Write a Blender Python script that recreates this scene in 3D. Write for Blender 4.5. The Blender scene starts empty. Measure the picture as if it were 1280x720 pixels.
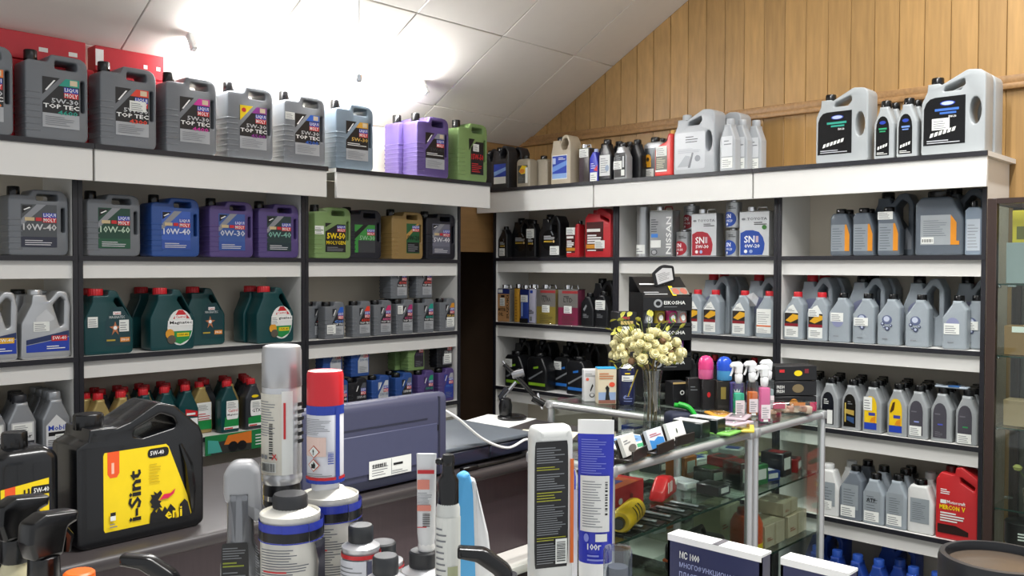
import bpy, bmesh, math, random
from mathutils import Vector, Matrix
from math import pi, sin, cos, radians
random.seed(7)
SC = bpy.context.scene
COL = SC.collection
# ---------------------------------------------------------------- camera
FPX, PITCH, ROLL, YAW, CAMZ = 1131.6, .02404, .00314, .75197, 1.5
FW = Vector((cos(YAW)*cos(PITCH), sin(YAW)*cos(PITCH), -sin(PITCH)))
_r = Vector((sin(YAW), -cos(YAW), 0)); _u = _r.cross(FW)
RT = cos(ROLL)*_r + sin(ROLL)*_u; UP = -sin(ROLL)*_r + cos(ROLL)*_u
CAM = Vector((0, 0, CAMZ))
cd = bpy.data.cameras.new('camera'); cam = bpy.data.objects.new('camera', cd); COL.objects.link(cam)
cd.sensor_width = 36; cd.lens = 36*FPX/1280; cd.clip_start = .05
cam.matrix_world = Matrix(((RT.x, UP.x, -FW.x, 0), (RT.y, UP.y, -FW.y, 0), (RT.z, UP.z, -FW.z, CAMZ), (0, 0, 0, 1)))
SC.camera = cam
# ---------------------------------------------------------------- world, exposure
W = bpy.data.worlds.new('world'); SC.world = W; W.use_nodes = True
W.node_tree.nodes['Background'].inputs[0].default_value = (.94, .97, 1, 1)
W.node_tree.nodes['Background'].inputs[1].default_value = .62
SC.view_settings.view_transform = 'Standard'; SC.view_settings.look = 'None'
SC.view_settings.gamma = 1; SC.view_settings.use_curve_mapping = False
SC.view_settings.exposure = .34
LAMPS = [((1.3, 1.0, 3.0), 80), ((2.75, .55, 3.05), 85)]      # shop lamps on the ceiling above and behind the camera (x, y, z), watts
TUBE_STRENGTH = 130
SC.cycles.transparent_max_bounces = 48
# ---------------------------------------------------------------- measuring helpers (frame 1280 x 720)
def ray(x, y): return FW + RT*((x-640)/FPX) + UP*((360-y)/FPX)
def LX(x, Y, y=333):
    d = ray(x, y); return d.x/d.y*Y
def RY(x, X, y=333):
    d = ray(x, y); return d.y/d.x*X
def atz(x, y, z):
    d = ray(x, y); return CAM + d*((z-CAMZ)/d.z)
def atd(x, y, dep): return CAM + ray(x, y)*dep
# ---------------------------------------------------------------- materials
_M = {}
def lin(h):
    h = h.lstrip('#'); out = []
    for i in (0, 2, 4):
        c = int(h[i:i+2], 16)/255; out.append(c/12.92 if c <= .04045 else ((c+.055)/1.055)**2.4)
    return (*out, 1)
def mat(hexc, rough=.45, metal=0., noise=.06, scale=30., bump=0., coat=0., emit=0., name=None, trans=0., stretch=None):
    key = (hexc, rough, metal, noise, scale, bump, coat, emit, trans, stretch)
    if key in _M: return _M[key]
    m = bpy.data.materials.new(name or 'mat_'+hexc.strip('#')); m.use_nodes = True
    nt = m.node_tree; b = nt.nodes['Principled BSDF']; c = lin(hexc)
    b.inputs['Roughness'].default_value = rough; b.inputs['Metallic'].default_value = metal
    b.inputs['Coat Weight'].default_value = coat; b.inputs['Transmission Weight'].default_value = trans
    tc = nt.nodes.new('ShaderNodeTexCoord'); n = nt.nodes.new('ShaderNodeTexNoise'); n.inputs['Scale'].default_value = scale; n.inputs['Detail'].default_value = 3
    if stretch:
        mp = nt.nodes.new('ShaderNodeMapping'); mp.inputs['Scale'].default_value = stretch
        nt.links.new(tc.outputs['Object'], mp.inputs['Vector']); nt.links.new(mp.outputs[0], n.inputs['Vector'])
    else: nt.links.new(tc.outputs['Object'], n.inputs['Vector'])
    mx = nt.nodes.new('ShaderNodeMix'); mx.data_type = 'RGBA'
    mx.inputs[6].default_value = tuple(min(1, v*(1-noise)) for v in c[:3])+(1,); mx.inputs[7].default_value = tuple(min(1, v*(1+noise)) for v in c[:3])+(1,)
    nt.links.new(n.outputs['Fac'], mx.inputs[0]); nt.links.new(mx.outputs[2], b.inputs['Base Color'])
    if emit:
        b.inputs['Emission Color'].default_value = c; b.inputs['Emission Strength'].default_value = emit
    if bump:
        bp = nt.nodes.new('ShaderNodeBump'); bp.inputs['Strength'].default_value = bump; bp.inputs['Distance'].default_value = .002
        nt.links.new(n.outputs['Fac'], bp.inputs['Height']); nt.links.new(bp.outputs[0], b.inputs['Normal'])
    _M[key] = m; return m
def thin_glass(name, tint='#fafdfb', rough=.02, refl=.09):
    if name in _M: return _M[name]
    m = bpy.data.materials.new(name); m.use_nodes = True; nt = m.node_tree; nt.nodes.remove(nt.nodes['Principled BSDF'])
    t = nt.nodes.new('ShaderNodeBsdfTransparent'); t.inputs[0].default_value = lin(tint)
    g = nt.nodes.new('ShaderNodeBsdfGlossy'); g.inputs['Roughness'].default_value = rough
    lw = nt.nodes.new('ShaderNodeLayerWeight'); lw.inputs[0].default_value = .62
    po = nt.nodes.new('ShaderNodeMath'); po.operation = 'POWER'; po.inputs[1].default_value = 4; nt.links.new(lw.outputs['Facing'], po.inputs[0])
    ad = nt.nodes.new('ShaderNodeMath'); ad.operation = 'MULTIPLY_ADD'; ad.inputs[1].default_value = .6; ad.inputs[2].default_value = refl*.5
    nt.links.new(po.outputs[0], ad.inputs[0])
    mx = nt.nodes.new('ShaderNodeMixShader'); nt.links.new(ad.outputs[0], mx.inputs[0]); nt.links.new(t.outputs[0], mx.inputs[1]); nt.links.new(g.outputs[0], mx.inputs[2])
    nt.links.new(mx.outputs[0], nt.nodes['Material Output'].inputs[0]); _M[name] = m; return m
def plank_wood(hexc, name, scale=(6, 6, .6), dark=.72, rough=.45):
    m = bpy.data.materials.new(name); m.use_nodes = True; nt = m.node_tree; b = nt.nodes['Principled BSDF']; c = lin(hexc)
    tc = nt.nodes.new('ShaderNodeTexCoord'); mp = nt.nodes.new('ShaderNodeMapping'); mp.inputs['Scale'].default_value = scale
    oi = nt.nodes.new('ShaderNodeObjectInfo'); va = nt.nodes.new('ShaderNodeVectorMath'); va.operation = 'ADD'
    cx = nt.nodes.new('ShaderNodeMath'); cx.operation = 'MULTIPLY'; cx.inputs[1].default_value = 40
    nt.links.new(oi.outputs['Random'], cx.inputs[0]); nt.links.new(tc.outputs['Object'], va.inputs[0]); nt.links.new(cx.outputs[0], va.inputs[1])
    nt.links.new(va.outputs[0], mp.inputs['Vector'])
    n = nt.nodes.new('ShaderNodeTexNoise'); n.inputs['Scale'].default_value = 9; n.inputs['Detail'].default_value = 6; nt.links.new(mp.outputs[0], n.inputs['Vector'])
    cr = nt.nodes.new('ShaderNodeValToRGB'); cr.color_ramp.elements[0].position = .3; cr.color_ramp.elements[1].position = .7
    cr.color_ramp.elements[0].color = tuple(v*dark for v in c[:3])+(1,); cr.color_ramp.elements[1].color = tuple(min(1, v*1.08) for v in c[:3])+(1,)
    nt.links.new(n.outputs['Fac'], cr.inputs[0])
    hs = nt.nodes.new('ShaderNodeHueSaturation'); ma = nt.nodes.new('ShaderNodeMath'); ma.operation = 'MULTIPLY_ADD'; ma.inputs[1].default_value = .2; ma.inputs[2].default_value = .9
    nt.links.new(oi.outputs['Random'], ma.inputs[0]); nt.links.new(ma.outputs[0], hs.inputs['Value']); nt.links.new(cr.outputs[0], hs.inputs['Color'])
    nt.links.new(hs.outputs[0], b.inputs['Base Color']); b.inputs['Roughness'].default_value = rough
    return m
WHITE = mat('#f4f4f2', .4); BLACK = mat('#070709', .35); PAPER = mat('#e9ebe6', .6, noise=.02); INK = mat('#0d0d10', .5)
GREYINK = mat('#7d8084', .5); REDP = mat('#c9252b', .4); BLUEP = mat('#2340a8', .4); YELP = mat('#f4d411', .4); GREENP = mat('#1d8a45', .4)
EDGE = mat('#1d1d24', .45, name='black_edging'); CHROME = mat('#d7d8da', .12, 1., name='chrome'); ALU = mat('#c9cacc', .28, .75, name='aluminium')
PLBLACK = mat('#08080a', .25, name='black_plastic'); GLASS = thin_glass('clear_glass')
# ---------------------------------------------------------------- mesh building
def arc_poly(pts, n=4):
    """closed polygon (x, z, radius) -> list of (x, z) with rounded corners"""
    out = []; N = len(pts)
    for i in range(N):
        p = Vector(pts[i][:2]); r = pts[i][2] if len(pts[i]) > 2 else 0
        a = Vector(pts[i-1][:2])-p; b = Vector(pts[(i+1) % N][:2])-p
        la, lb = a.length, b.length
        if r <= 1e-6 or la < 1e-6 or lb < 1e-6: out.append((p.x, p.y)); continue
        a /= la; b /= lb; ang = a.angle(b); t = min(r/max(math.tan(ang/2), .05), la*.48, lb*.48)
        p0, p1 = p+a*t, p+b*t
        for k in range(n+1):
            s = k/n; q = p0*(1-s)**2 + p*2*s*(1-s) + p1*s*s; out.append((q.x, q.y))
    return out
_txt = {}
def text_geo(s, bold):
    k = (s, bold)
    if k not in _txt:
        c = bpy.data.curves.new('t', 'FONT'); c.body = s; c.size = 1; c.resolution_u = 1; c.offset = bold; c.fill_mode = 'FRONT'
        o = bpy.data.objects.new('t', c); me = bpy.data.meshes.new_from_object(o)
        v = [(q.co.x, q.co.y) for q in me.vertices]; f = [tuple(p.vertices) for p in me.polygons]
        bpy.data.objects.remove(o); bpy.data.curves.remove(c); bpy.data.meshes.remove(me)
        if not v: v = [(0, 0), (1, 0), (1, 1)]; f = []
        x0, x1 = min(q[0] for q in v), max(q[0] for q in v); y0, y1 = min(q[1] for q in v), max(q[1] for q in v)
        v = [((q[0]-x0)/max(x1-x0, 1e-6), (q[1]-y0)/max(y1-y0, 1e-6)) for q in v]; _txt[k] = (v, f)
    return _txt[k]
class MB:
    def __init__(s): s.v = []; s.f = []; s.m = []; s.sm = []; s.mats = []
    def mi(s, m):
        if m not in s.mats: s.mats.append(m)
        return s.mats.index(m)
    def add(s, V, F, m, smooth=False, T=None):
        o = len(s.v); i = s.mi(m)
        for p in V: s.v.append((T @ Vector(p))[:] if T else tuple(p))
        for f in F: s.f.append(tuple(o+k for k in f)); s.m.append(i); s.sm.append(smooth)
        return s
    def box(s, x0, x1, y0, y1, z0, z1, m, bev=0., seg=2, T=None):
        x0, x1 = min(x0, x1), max(x0, x1); y0, y1 = min(y0, y1), max(y0, y1); z0, z1 = min(z0, z1), max(z0, z1)
        bm = bmesh.new(); bmesh.ops.create_cube(bm, size=1)
        for v in bm.verts: v.co = Vector(((x0+x1)/2+v.co.x*(x1-x0), (y0+y1)/2+v.co.y*(y1-y0), (z0+z1)/2+v.co.z*(z1-z0)))
        if bev: bmesh.ops.bevel(bm, geom=bm.edges[:], offset=min(bev, .49*min(x1-x0, y1-y0, z1-z0)), segments=seg, affect='EDGES', profile=.5)
        bm.verts.index_update(); s.add([v.co[:] for v in bm.verts], [[v.index for v in f.verts] for f in bm.faces], m, bool(bev), T); bm.free(); return s
    def lathe(s, prof, m, seg=20, c=(0, 0, 0), T=None, rib=0., ribn=0, sx=1., sy=1.):
        V = []; F = []; n = len(prof)
        for (r, z) in prof:
            for k in range(seg):
                a = 2*pi*k/seg; rr = r*(1-rib*(k % 2)) if rib else r
                V.append((c[0]+rr*cos(a)*sx, c[1]+rr*sin(a)*sy, c[2]+z))
        for i in range(n-1):
            for k in range(seg):
                k2 = (k+1) % seg; F.append((i*seg+k, i*seg+k2, (i+1)*seg+k2, (i+1)*seg+k))
        if prof[0][0] > 0: F.append(tuple(reversed(range(seg))))
        if prof[-1][0] > 0: F.append(tuple((n-1)*seg+k for k in range(seg)))
        return s.add(V, F, m, True, T)
    def tube(s, path, r, m, seg=8, closed=False, T=None):
        P = [Vector(p) for p in path]; n = len(P); rs = r if isinstance(r, (list, tuple)) else [r]*n
        V = []; F = []; up = None
        for i in range(n):
            a = P[(i-1) % n] if (closed or i) else P[0]; b = P[(i+1) % n] if (closed or i < n-1) else P[-1]
            t = (b-a).normalized()
            if up is None: up = t.orthogonal().normalized()
            else: up = (up-t*up.dot(t)); up = up.normalized() if up.length > 1e-6 else t.orthogonal().normalized()
            sd = t.cross(up)
            for k in range(seg):
                g = 2*pi*k/seg; V.append(P[i]+(up*cos(g)+sd*sin(g))*rs[i])
        for i in range(n if closed else n-1):
            j = (i+1) % n
            for k in range(seg):
                k2 = (k+1) % seg; F.append((i*seg+k, i*seg+k2, j*seg+k2, j*seg+k))
        if not closed: F.append(tuple(reversed(range(seg)))); F.append(tuple((n-1)*seg+k for k in range(seg)))
        return s.add(V, F, m, True, T)
    def prism(s, outer, holes, D, bev, m, T=None, y=0.):
        """outline in x-z, D deep along y, with rounded rims; outline lists are (x, z)"""
        c = bpy.data.curves.new('o', 'CURVE'); c.dimensions = '2D'; c.fill_mode = 'BOTH'
        c.extrude = max(D/2-bev, 1e-4); c.bevel_depth = bev; c.bevel_resolution = 2; c.offset = -bev
        for k, pl in enumerate([outer]+list(holes)):
            ar = sum(pl[i-1][0]*pl[i][1]-pl[i][0]*pl[i-1][1] for i in range(len(pl)))
            pl = list(pl) if (ar > 0) == (k == 0) else list(reversed(pl))
            sp = c.splines.new('POLY'); sp.points.add(len(pl)-1)
            for q, p in zip(sp.points, pl): q.co = (p[0], p[1], 0, 1)
            sp.use_cyclic_u = True
        o = bpy.data.objects.new('o', c); me = bpy.data.meshes.new_from_object(o)
        bm = bmesh.new(); bm.from_mesh(me); bmesh.ops.remove_doubles(bm, verts=bm.verts[:], dist=1e-5); bmesh.ops.recalc_face_normals(bm, faces=bm.faces[:]); bm.verts.index_update()
        V = [(v.co.x, y-v.co.z, v.co.y) for v in bm.verts]; F = [[v.index for v in f.verts] for f in bm.faces]; bm.free()
        bpy.data.objects.remove(o); bpy.data.curves.remove(c); bpy.data.meshes.remove(me)
        return s.add(V, F, m, True, T)
    def poly(s, pts, m, y=0., T=None):
        ar = sum(pts[i-1][0]*pts[i][1]-pts[i][0]*pts[i-1][1] for i in range(len(pts)))
        if ar < 0: pts = list(reversed(pts))
        return s.add([(p[0], y, p[1]) for p in pts], [tuple(range(len(pts)))], m, False, T)
    def mesh(s, name):
        me = bpy.data.meshes.new(name); me.from_pydata(s.v, [], s.f)
        for m in s.mats: me.materials.append(m)
        me.polygons.foreach_set('material_index', s.m); me.polygons.foreach_set('use_smooth', s.sm)
        me.update()
        if any(s.sm): me.set_sharp_from_angle(angle=.7)
        return me
    def build(s, name, parent=None, loc=(0, 0, 0), rz=0.):
        return obj(name, s.mesh(name), parent, loc, rz)
def obj(name, me, parent=None, loc=(0, 0, 0), rz=0.):
    o = bpy.data.objects.new(name, me); COL.objects.link(o); o.location = loc; o.rotation_euler = (0, 0, rz)
    if parent: o.parent = parent
    return o
def tag(o, label, cat, group=None):
    o['label'] = label; o['category'] = cat
    if group: o['group'] = group
    return o
def struct(o, label=None):
    o['kind'] = 'structure'
    if label: o['label'] = label
    return o
def thing(name, label, cat, loc=(0, 0, 0), rz=0., group=None):
    o = bpy.data.objects.new(name, None); COL.objects.link(o); o.location = (loc[0], loc[1], loc[2]+(.0005 if loc[2] else 0)); o.rotation_euler = (0, 0, rz); o.empty_display_size = .05
    return tag(o, label, cat, group)
def put(name, label, cat, parts, loc, rz=0., group=None, tilt=None):
    """a thing from shared part meshes: parts = [(part name, mesh, [(sub name, mesh), ...]), ...]"""
    t = thing(name, label, cat, loc, rz, group)
    if tilt: t.rotation_euler = (tilt[0], tilt[1], rz)
    for p in parts:
        q = obj(p[0], p[1], t)
        for sname, sme in (p[2] if len(p) > 2 else ()): obj(sname, sme, q)
    return t
class Lab(MB):
    """flat print on the front (-y) of a container W x H x D, in fractions of its width and height; bends round a cylinder of radius R"""
    def __init__(s, W, H, D, R=None): super().__init__(); s.W, s.H, s.D, s.R, s.k, s.sub = W, H, D, R, 0, False; s.tags = []
    def P(s, x, z): return ((x-.5)*s.W, z*s.H)
    def ly(s): s.k += 1; return -(s.D/2+.0005+.00025*s.k)
    def put(s, V, F, m, y):
        if s.R:
            R = s.R; V = [((R+(-y-s.D/2))*sin(p[0]/R), -(R+(-y-s.D/2))*cos(p[0]/R), p[1]) for p in V]
        else: V = [(p[0], y, p[1]) for p in V]
        s.add(V, F, m)
    def rect(s, x0, z0, x1, z1, m):
        y = s.ly(); n = 8 if s.R or s.sub else 1; V = []; F = []
        for i in range(n+1):
            x = x0+(x1-x0)*i/n; V += [s.P(x, z0), s.P(x, z1)]
        for i in range(n): F.append((2*i, 2*i+2, 2*i+3, 2*i+1))
        s.put(V, F, m, y); return s
    def pol(s, pts, m):
        pts = [s.P(*p) for p in pts]; ar = sum(pts[i-1][0]*pts[i][1]-pts[i][0]*pts[i-1][1] for i in range(len(pts)))
        if ar < 0: pts.reverse()
        s.put(pts, [tuple(range(len(pts)))], m, s.ly()); return s
    def ell(s, cx, cz, rx, rz, m, n=20, a0=0, a1=2*pi): return s.pol([(cx+rx*cos(a0+(a1-a0)*k/n), cz+rz*sin(a0+(a1-a0)*k/n)) for k in range(n+(a1-a0 < 6))], m)
    def disc(s, cx, cz, rx, rz, m, n=14):
        y = s.ly(); e = [(cx-rx*cos(pi*k/n), rz*sin(pi*k/n)) for k in range(n+1)]
        s.put([s.P(q[0], cz+t*q[1]) for q in e for t in (-1, 1)], [(2*k, 2*k+2, 2*k+3, 2*k+1) for k in range(n)], m, y); return s
    def rr(s, x0, z0, x1, z1, r, m):
        k = s.W/s.H; return s.pol([(p[0], p[1]/k) for p in arc_poly([(x0, z0*k, r), (x1, z0*k, r), (x1, z1*k, r), (x0, z1*k, r)], 3)], m)
    def text(s, t, x0, z0, x1, z1, m, bold=.012, up=False):
        V, F = text_geo(t, bold)
        if up: V = [s.P(x1-(x1-x0)*p[1], z0+(z1-z0)*p[0]) for p in V]
        else: V = [s.P(x0+(x1-x0)*p[0], z0+(z1-z0)*p[1]) for p in V]
        s.put(V, F, m, s.ly()); return s
    def lines(s, x0, z0, x1, z1, n, m, fill=.45, seed=1):
        rg = random.Random(seed); h = (z1-z0)/n; y = s.ly()
        for i in range(n):
            e = x0+(x1-x0)*rg.uniform(.55, 1); a = z1-h*(i+1); b = a+h*fill
            k = 5 if s.R or s.sub else 1; V = [s.P(x0+(e-x0)*j/k, q) for j in range(k+1) for q in (a, b)]
            s.put(V, [(2*j, 2*j+2, 2*j+3, 2*j+1) for j in range(k)], m, y)
        return s
    def bars(s, x0, z0, x1, z1, m, n=14, seed=2, vert=True):
        rg = random.Random(seed); y = s.ly(); q = 0.
        while q < 1:
            w = rg.uniform(.3, 1.1)/n/1.3; e = min(1, q+w)
            if vert: a, b, c, d = x0+(x1-x0)*q, x0+(x1-x0)*e, z0, z1
            else: a, b, c, d = x0, x1, z0+(z1-z0)*q, z0+(z1-z0)*e
            s.put([s.P(a, c), s.P(b, c), s.P(b, d), s.P(a, d)], [(0, 1, 2, 3)], m, y); q = e+rg.uniform(.3, 1)/n/1.1
        return s
    def sticker(s, x0, z0, x1, z1, seed=3):
        t = Lab(s.W, s.H, s.D, s.R); t.sub = s.sub; t.k = s.k+1; s.k += 4; w, h = x1-x0, z1-z0      # a price tag is a piece of its own
        t.rect(x0, z0, x1, z1, PAPER).lines(x0+.08*w, z0+.12*h, x1-.06*w, z1-.1*h, 4, GREYINK, .35, seed); s.tags.append(t); return s
    def parts(s): return ([('printed_label', s.mesh('printed_label'))] if s.v else [])+[('price_tag', t.mesh('price_tag')) for t in s.tags]
# ================================================================= the room
YL, XR = 3.33, 3.66                # front planes of the two runs of shelving
YW, XW = 3.63, 3.95                # walls behind them
FLOOR = mat('#6b6660', .35, noise=.15, scale=6); struct(MB().box(-1.6, XW+.1, -1.6, YW+1.6, -.06, 0, FLOOR).build('floor'))
CREAM = mat('#d8d2c6', .7, noise=.04, scale=8)
CZ = lambda Y: 2.202+.558*(YW-Y)
# left wall with a dark doorway in its far corner
wl = MB(); wl.box(-1.6, 3.2, YW, YW+.08, 0, 2.3, CREAM); wl.box(3.2, XW+.08, YW, YW+.08, 1.58, 2.3, mat('#a07a4c', .55, noise=.2, scale=5, stretch=(1, 1, 9))); 
struct(wl.build('wall_left'))
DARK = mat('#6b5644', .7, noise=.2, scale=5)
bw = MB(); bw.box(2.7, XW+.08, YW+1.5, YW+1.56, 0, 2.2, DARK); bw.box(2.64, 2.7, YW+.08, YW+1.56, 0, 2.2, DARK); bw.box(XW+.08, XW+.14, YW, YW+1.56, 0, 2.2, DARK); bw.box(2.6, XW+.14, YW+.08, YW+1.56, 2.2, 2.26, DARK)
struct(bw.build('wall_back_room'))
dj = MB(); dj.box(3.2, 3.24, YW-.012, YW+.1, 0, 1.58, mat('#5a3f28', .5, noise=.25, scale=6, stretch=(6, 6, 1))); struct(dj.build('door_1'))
# right wall: wooden planks in two tiers with a moulding between
WOOD = plank_wood('#a98450', 'plank_wood', dark=.82); MOULD = plank_wood('#98744a', 'moulding_wood', (1, 8, 8))
wr = struct(MB().box(XW+.012, XW+.09, -.9, YW, 0, 4.2, mat('#7a5a36', .7)).build('wall_right'))
pw = .104; up = MB().box(-.012, 0, -pw/2+.0006, pw/2-.0006, 0, 1, WOOD, .0018, 1).mesh('plank')
y = YW-pw/2
while y > -.8:
    for z0, z1 in ((0, 2.205), (2.25, min(4.15, CZ(y)+.03))):
        o = obj('plank', up, wr, (XW+.012, y, z0)); o.scale = (1, 1, z1-z0)
    y -= pw
ml = MB().box(XW-.022, XW+.004, -.85, YW, 2.2, 2.225, MOULD, .006, 2).box(XW-.014, XW+.004, -.85, YW, 2.224, 2.256, MOULD, .004, 2); struct(ml.build('trim_1'))
# sloping ceiling of square panels
TILE = mat('#e9e4dc', .8, noise=.02, scale=14, bump=.1)
a = math.atan(.558); ce = struct(MB().build('ceiling', None)) if False else None
cb = MB(); L = 5.6
cb.add([(-1.7, YW+.02, CZ(YW+.02)+.012), (XW+.02, YW+.02, CZ(YW+.02)+.012), (XW+.02, -.9, CZ(-.9)+.012), (-1.7, -.9, CZ(-.9)+.012),
        (-1.7, YW+.02, CZ(YW+.02)+.07), (XW+.02, YW+.02, CZ(YW+.02)+.07), (XW+.02, -.9, CZ(-.9)+.07), (-1.7, -.9, CZ(-.9)+.07)],
       [(3, 2, 1, 0), (4, 5, 6, 7), (0, 1, 5, 4), (1, 2, 6, 5), (2, 3, 7, 6), (3, 0, 4, 7)], mat('#8f8a82', .8))
ce = struct(cb.build('ceiling'))
tx, ty = .53, .48; sl = math.hypot(1, .558)
tm = MB().box(-tx/2+.0015, tx/2-.0015, -ty*sl/2+.0015, ty*sl/2-.0015, -.012, 0, TILE, .003, 1).mesh('ceiling_panel')
for i in range(-6, 5):
    for j in range(-1, 9):
        x0 = 2.56+tx*i; y1 = 3.44-ty*(j-0)
        if x0 > XW-.02: continue
        cx, cy = x0+tx/2, y1-ty/2
        w = min(x0+tx, XW)-x0; h = ty
        if y1 > YW: continue
        o = obj('ceiling_panel', tm, ce, (x0+w/2, cy, CZ(cy)+.012)); o.rotation_euler = (-a, 0, 0); o.scale = (w/tx, 1, 1)
    x0 = 2.56+tx*i; w = min(x0+tx, XW)-x0
    if w > .02:
        h = YW-3.44; cy = 3.44+h/2; o = obj('ceiling_panel', tm, ce, (x0+w/2, cy, CZ(cy)+.012)); o.rotation_euler = (-a, 0, 0); o.scale = (w/tx, h/ty, 1)
# ceiling light fittings
EM = mat('#fffdf6', .4, emit=6., name='lit_diffuser'); hs = mat('#e6e6e6', .4)
for k, ((x, y, z), wt) in enumerate(LAMPS):
    z = CZ(y)
    t = thing('ceiling_lamp_offscreen', ['white tube fitting on the slope above the middle of the shop', 'white tube fitting on the slope near the plank wall'][k], 'lamp', (x, y, z), 0)
    t.rotation_euler = (-a, 0, 0)
    MB().box(-.62, .62, -.09, .09, -.05, 0, hs, .006).build('housing', t); MB().box(-.6, .6, -.07, .07, -.075, -.05, EM, .01).build('diffuser_offscreen', t)
    ld = bpy.data.lights.new('ceiling_lamp_light_offscreen', 'AREA'); ld.shape = 'RECTANGLE'; ld.size = 1.2; ld.size_y = .14; ld.energy = wt; ld.color = (1, .99, .97)
    lo = bpy.data.objects.new('ceiling_lamp_light_offscreen', ld); COL.objects.link(lo); lo.parent = t; lo.location = (0, 0, -.085)
# unlit glass bulb under the slope
bp = atd(449, 118, 3.55); bz = CZ(bp.y)
t = thing('pendant_bulb', 'small glass bulb hanging under the sloping ceiling above the grey jugs', 'lamp', bp)
MB().lathe([(.004, -.012), (.012, 0), (.0165, .02), (.012, .04), (.009, .05)], thin_glass('bulb_glass', '#f2f4f2', .04, .3), 14).build('bulb', t)
MB().lathe([(.0105, .048), (.012, .05), (.012, .075), (.004, .08)], CHROME, 14).build('socket', t)
MB().tube([(0, 0, .078), (0, 0, bz-bp.z)], .0025, WHITE, 6).build('flex', t)
# bare fluorescent tube on the slope: the burnt-out patch of the ceiling
ty0 = 3.27; t = thing('fluorescent_lamp', 'bare fluorescent tube glaring on the sloping ceiling above the grey jugs', 'lamp', (2.30, ty0, CZ(ty0)-.07)); t.rotation_euler = (-a, 0, 0)
MB().tube([(-.58, 0, 0), (.58, 0, 0)], .014, mat('#ffffff', .4, emit=TUBE_STRENGTH, name='lit_tube'), 12).build('tube', t)
for x in (-.59, .59): MB().box(x-.012, x+.012, -.014, .014, -.014, .082, WHITE, .003, 1).build('tube_holder', t)
# ================================================================= shelving
PANEL = mat('#e4e3df', .45, noise=.03, scale=6, name='white_board'); FASC = mat('#e4e3df', .45, noise=.03, scale=6, name='white_fascia'); BACK = mat('#d6cdbd', .7, noise=.06, scale=5, name='back_board')
def bay(name, label, L, side, tops, zt, fx0, fx1, over=.08, group='shelving bays'):
    """a bay of width L built facing -y with its left front corner at the origin; side 0 stands on the left wall, 1 on the right wall"""
    t = thing(name, label, 'shelves', (0, 0, 0), 0, group)
    th = .016; D = .285
    for x in (th/2, L-th/2):
        p = MB().box(x-th/2, x+th/2, .004, D, 0, zt-.0185, PANEL).build('side_panel', t)
        MB().box(x-th/2, x+th/2, -.004, .0038, 0, zt-.02, EDGE).build('edge_strip', p)
    MB().box(th, L-th, D-.008, D, .06, zt-.02, BACK).build('back_panel', t)
    MB().box(th, L-th, .03, .045, 0, .06, EDGE).build('plinth', t)
    for z in tops:
        s = MB().box(th, L-th, 0, D-.008, z-.018, z, PANEL, .001, 1).build('shelf', t)
        MB().box(0.002, L-.002, -.006, 0, z-.018, z, EDGE).build('edge_strip', s)
        if z > .2: MB().box(th, L-th, .012, .024, z-.018-.062, z-.018, PANEL).build('apron', s)
    b = MB().box(fx0, fx1, -over, D, zt-.018, zt, PANEL).build('top_board', t)
    MB().box(fx0, fx1, -over-.008, -over, zt-.018, zt, EDGE).build('edge_strip', b)
    MB().box(fx0+.003, fx1-.003, -over, -over+.016, zt-.13, zt-.018, FASC, .001, 1).build('fascia', t)
    return t
ZT = 1.925
ZL = (1.532, 1.172, .819, .46, .08); ZR = (1.547, 1.187, .827, .455, .08)
fx = lambda p: LX(p, YL-.08, 240)
b0, b1, b2, b3 = .36, 1.298, 2.248, 3.175
bays = []
for nm, x0, x1, f0, f1, lb in (('a', b0, b1, b0, fx(117), 'white shelving bay beside the bay of teal jugs, grey and silver oil on it'),
                               ('b', b1, b2, fx(117.6), fx(409), 'white shelving bay holding the teal jugs with red caps'),
                               ('c', b2, b3, fx(420), fx(613), 'white shelving bay next to the dark doorway, small grey cans on its middle shelf')):
    t = bay('shelving_unit', lb, x1-x0-.0016, 0, ZL, ZT, f0-x0, f1-x0); t.location = (x0+.0008, YL, 0)
gy = lambda p: RY(p, XR-.08, 240)
c0, c1, c2, c3 = 3.566, 2.712, 1.844, 1.011
for x0, x1, f0, f1, lb in ((c0, c1, YW-.005, gy(940)+.87, 'white shelving bay next to the dark doorway, black jugs and motorcycle oil tins on it'),
                           (c1, c2, gy(940)+.868, gy(940.5), 'white shelving bay behind the black air freshener rack'),
                           (c2, c3, gy(941), gy(1234), 'white shelving bay beside the brown glass cabinet')):
    t = bay('shelving_unit', lb, x0-x1-.0016, 1, ZR, ZT, x0-f0, x0-f1); t.location = (XR, x0-.0008, 0); t.rotation_euler = (0, 0, -pi/2)
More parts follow.
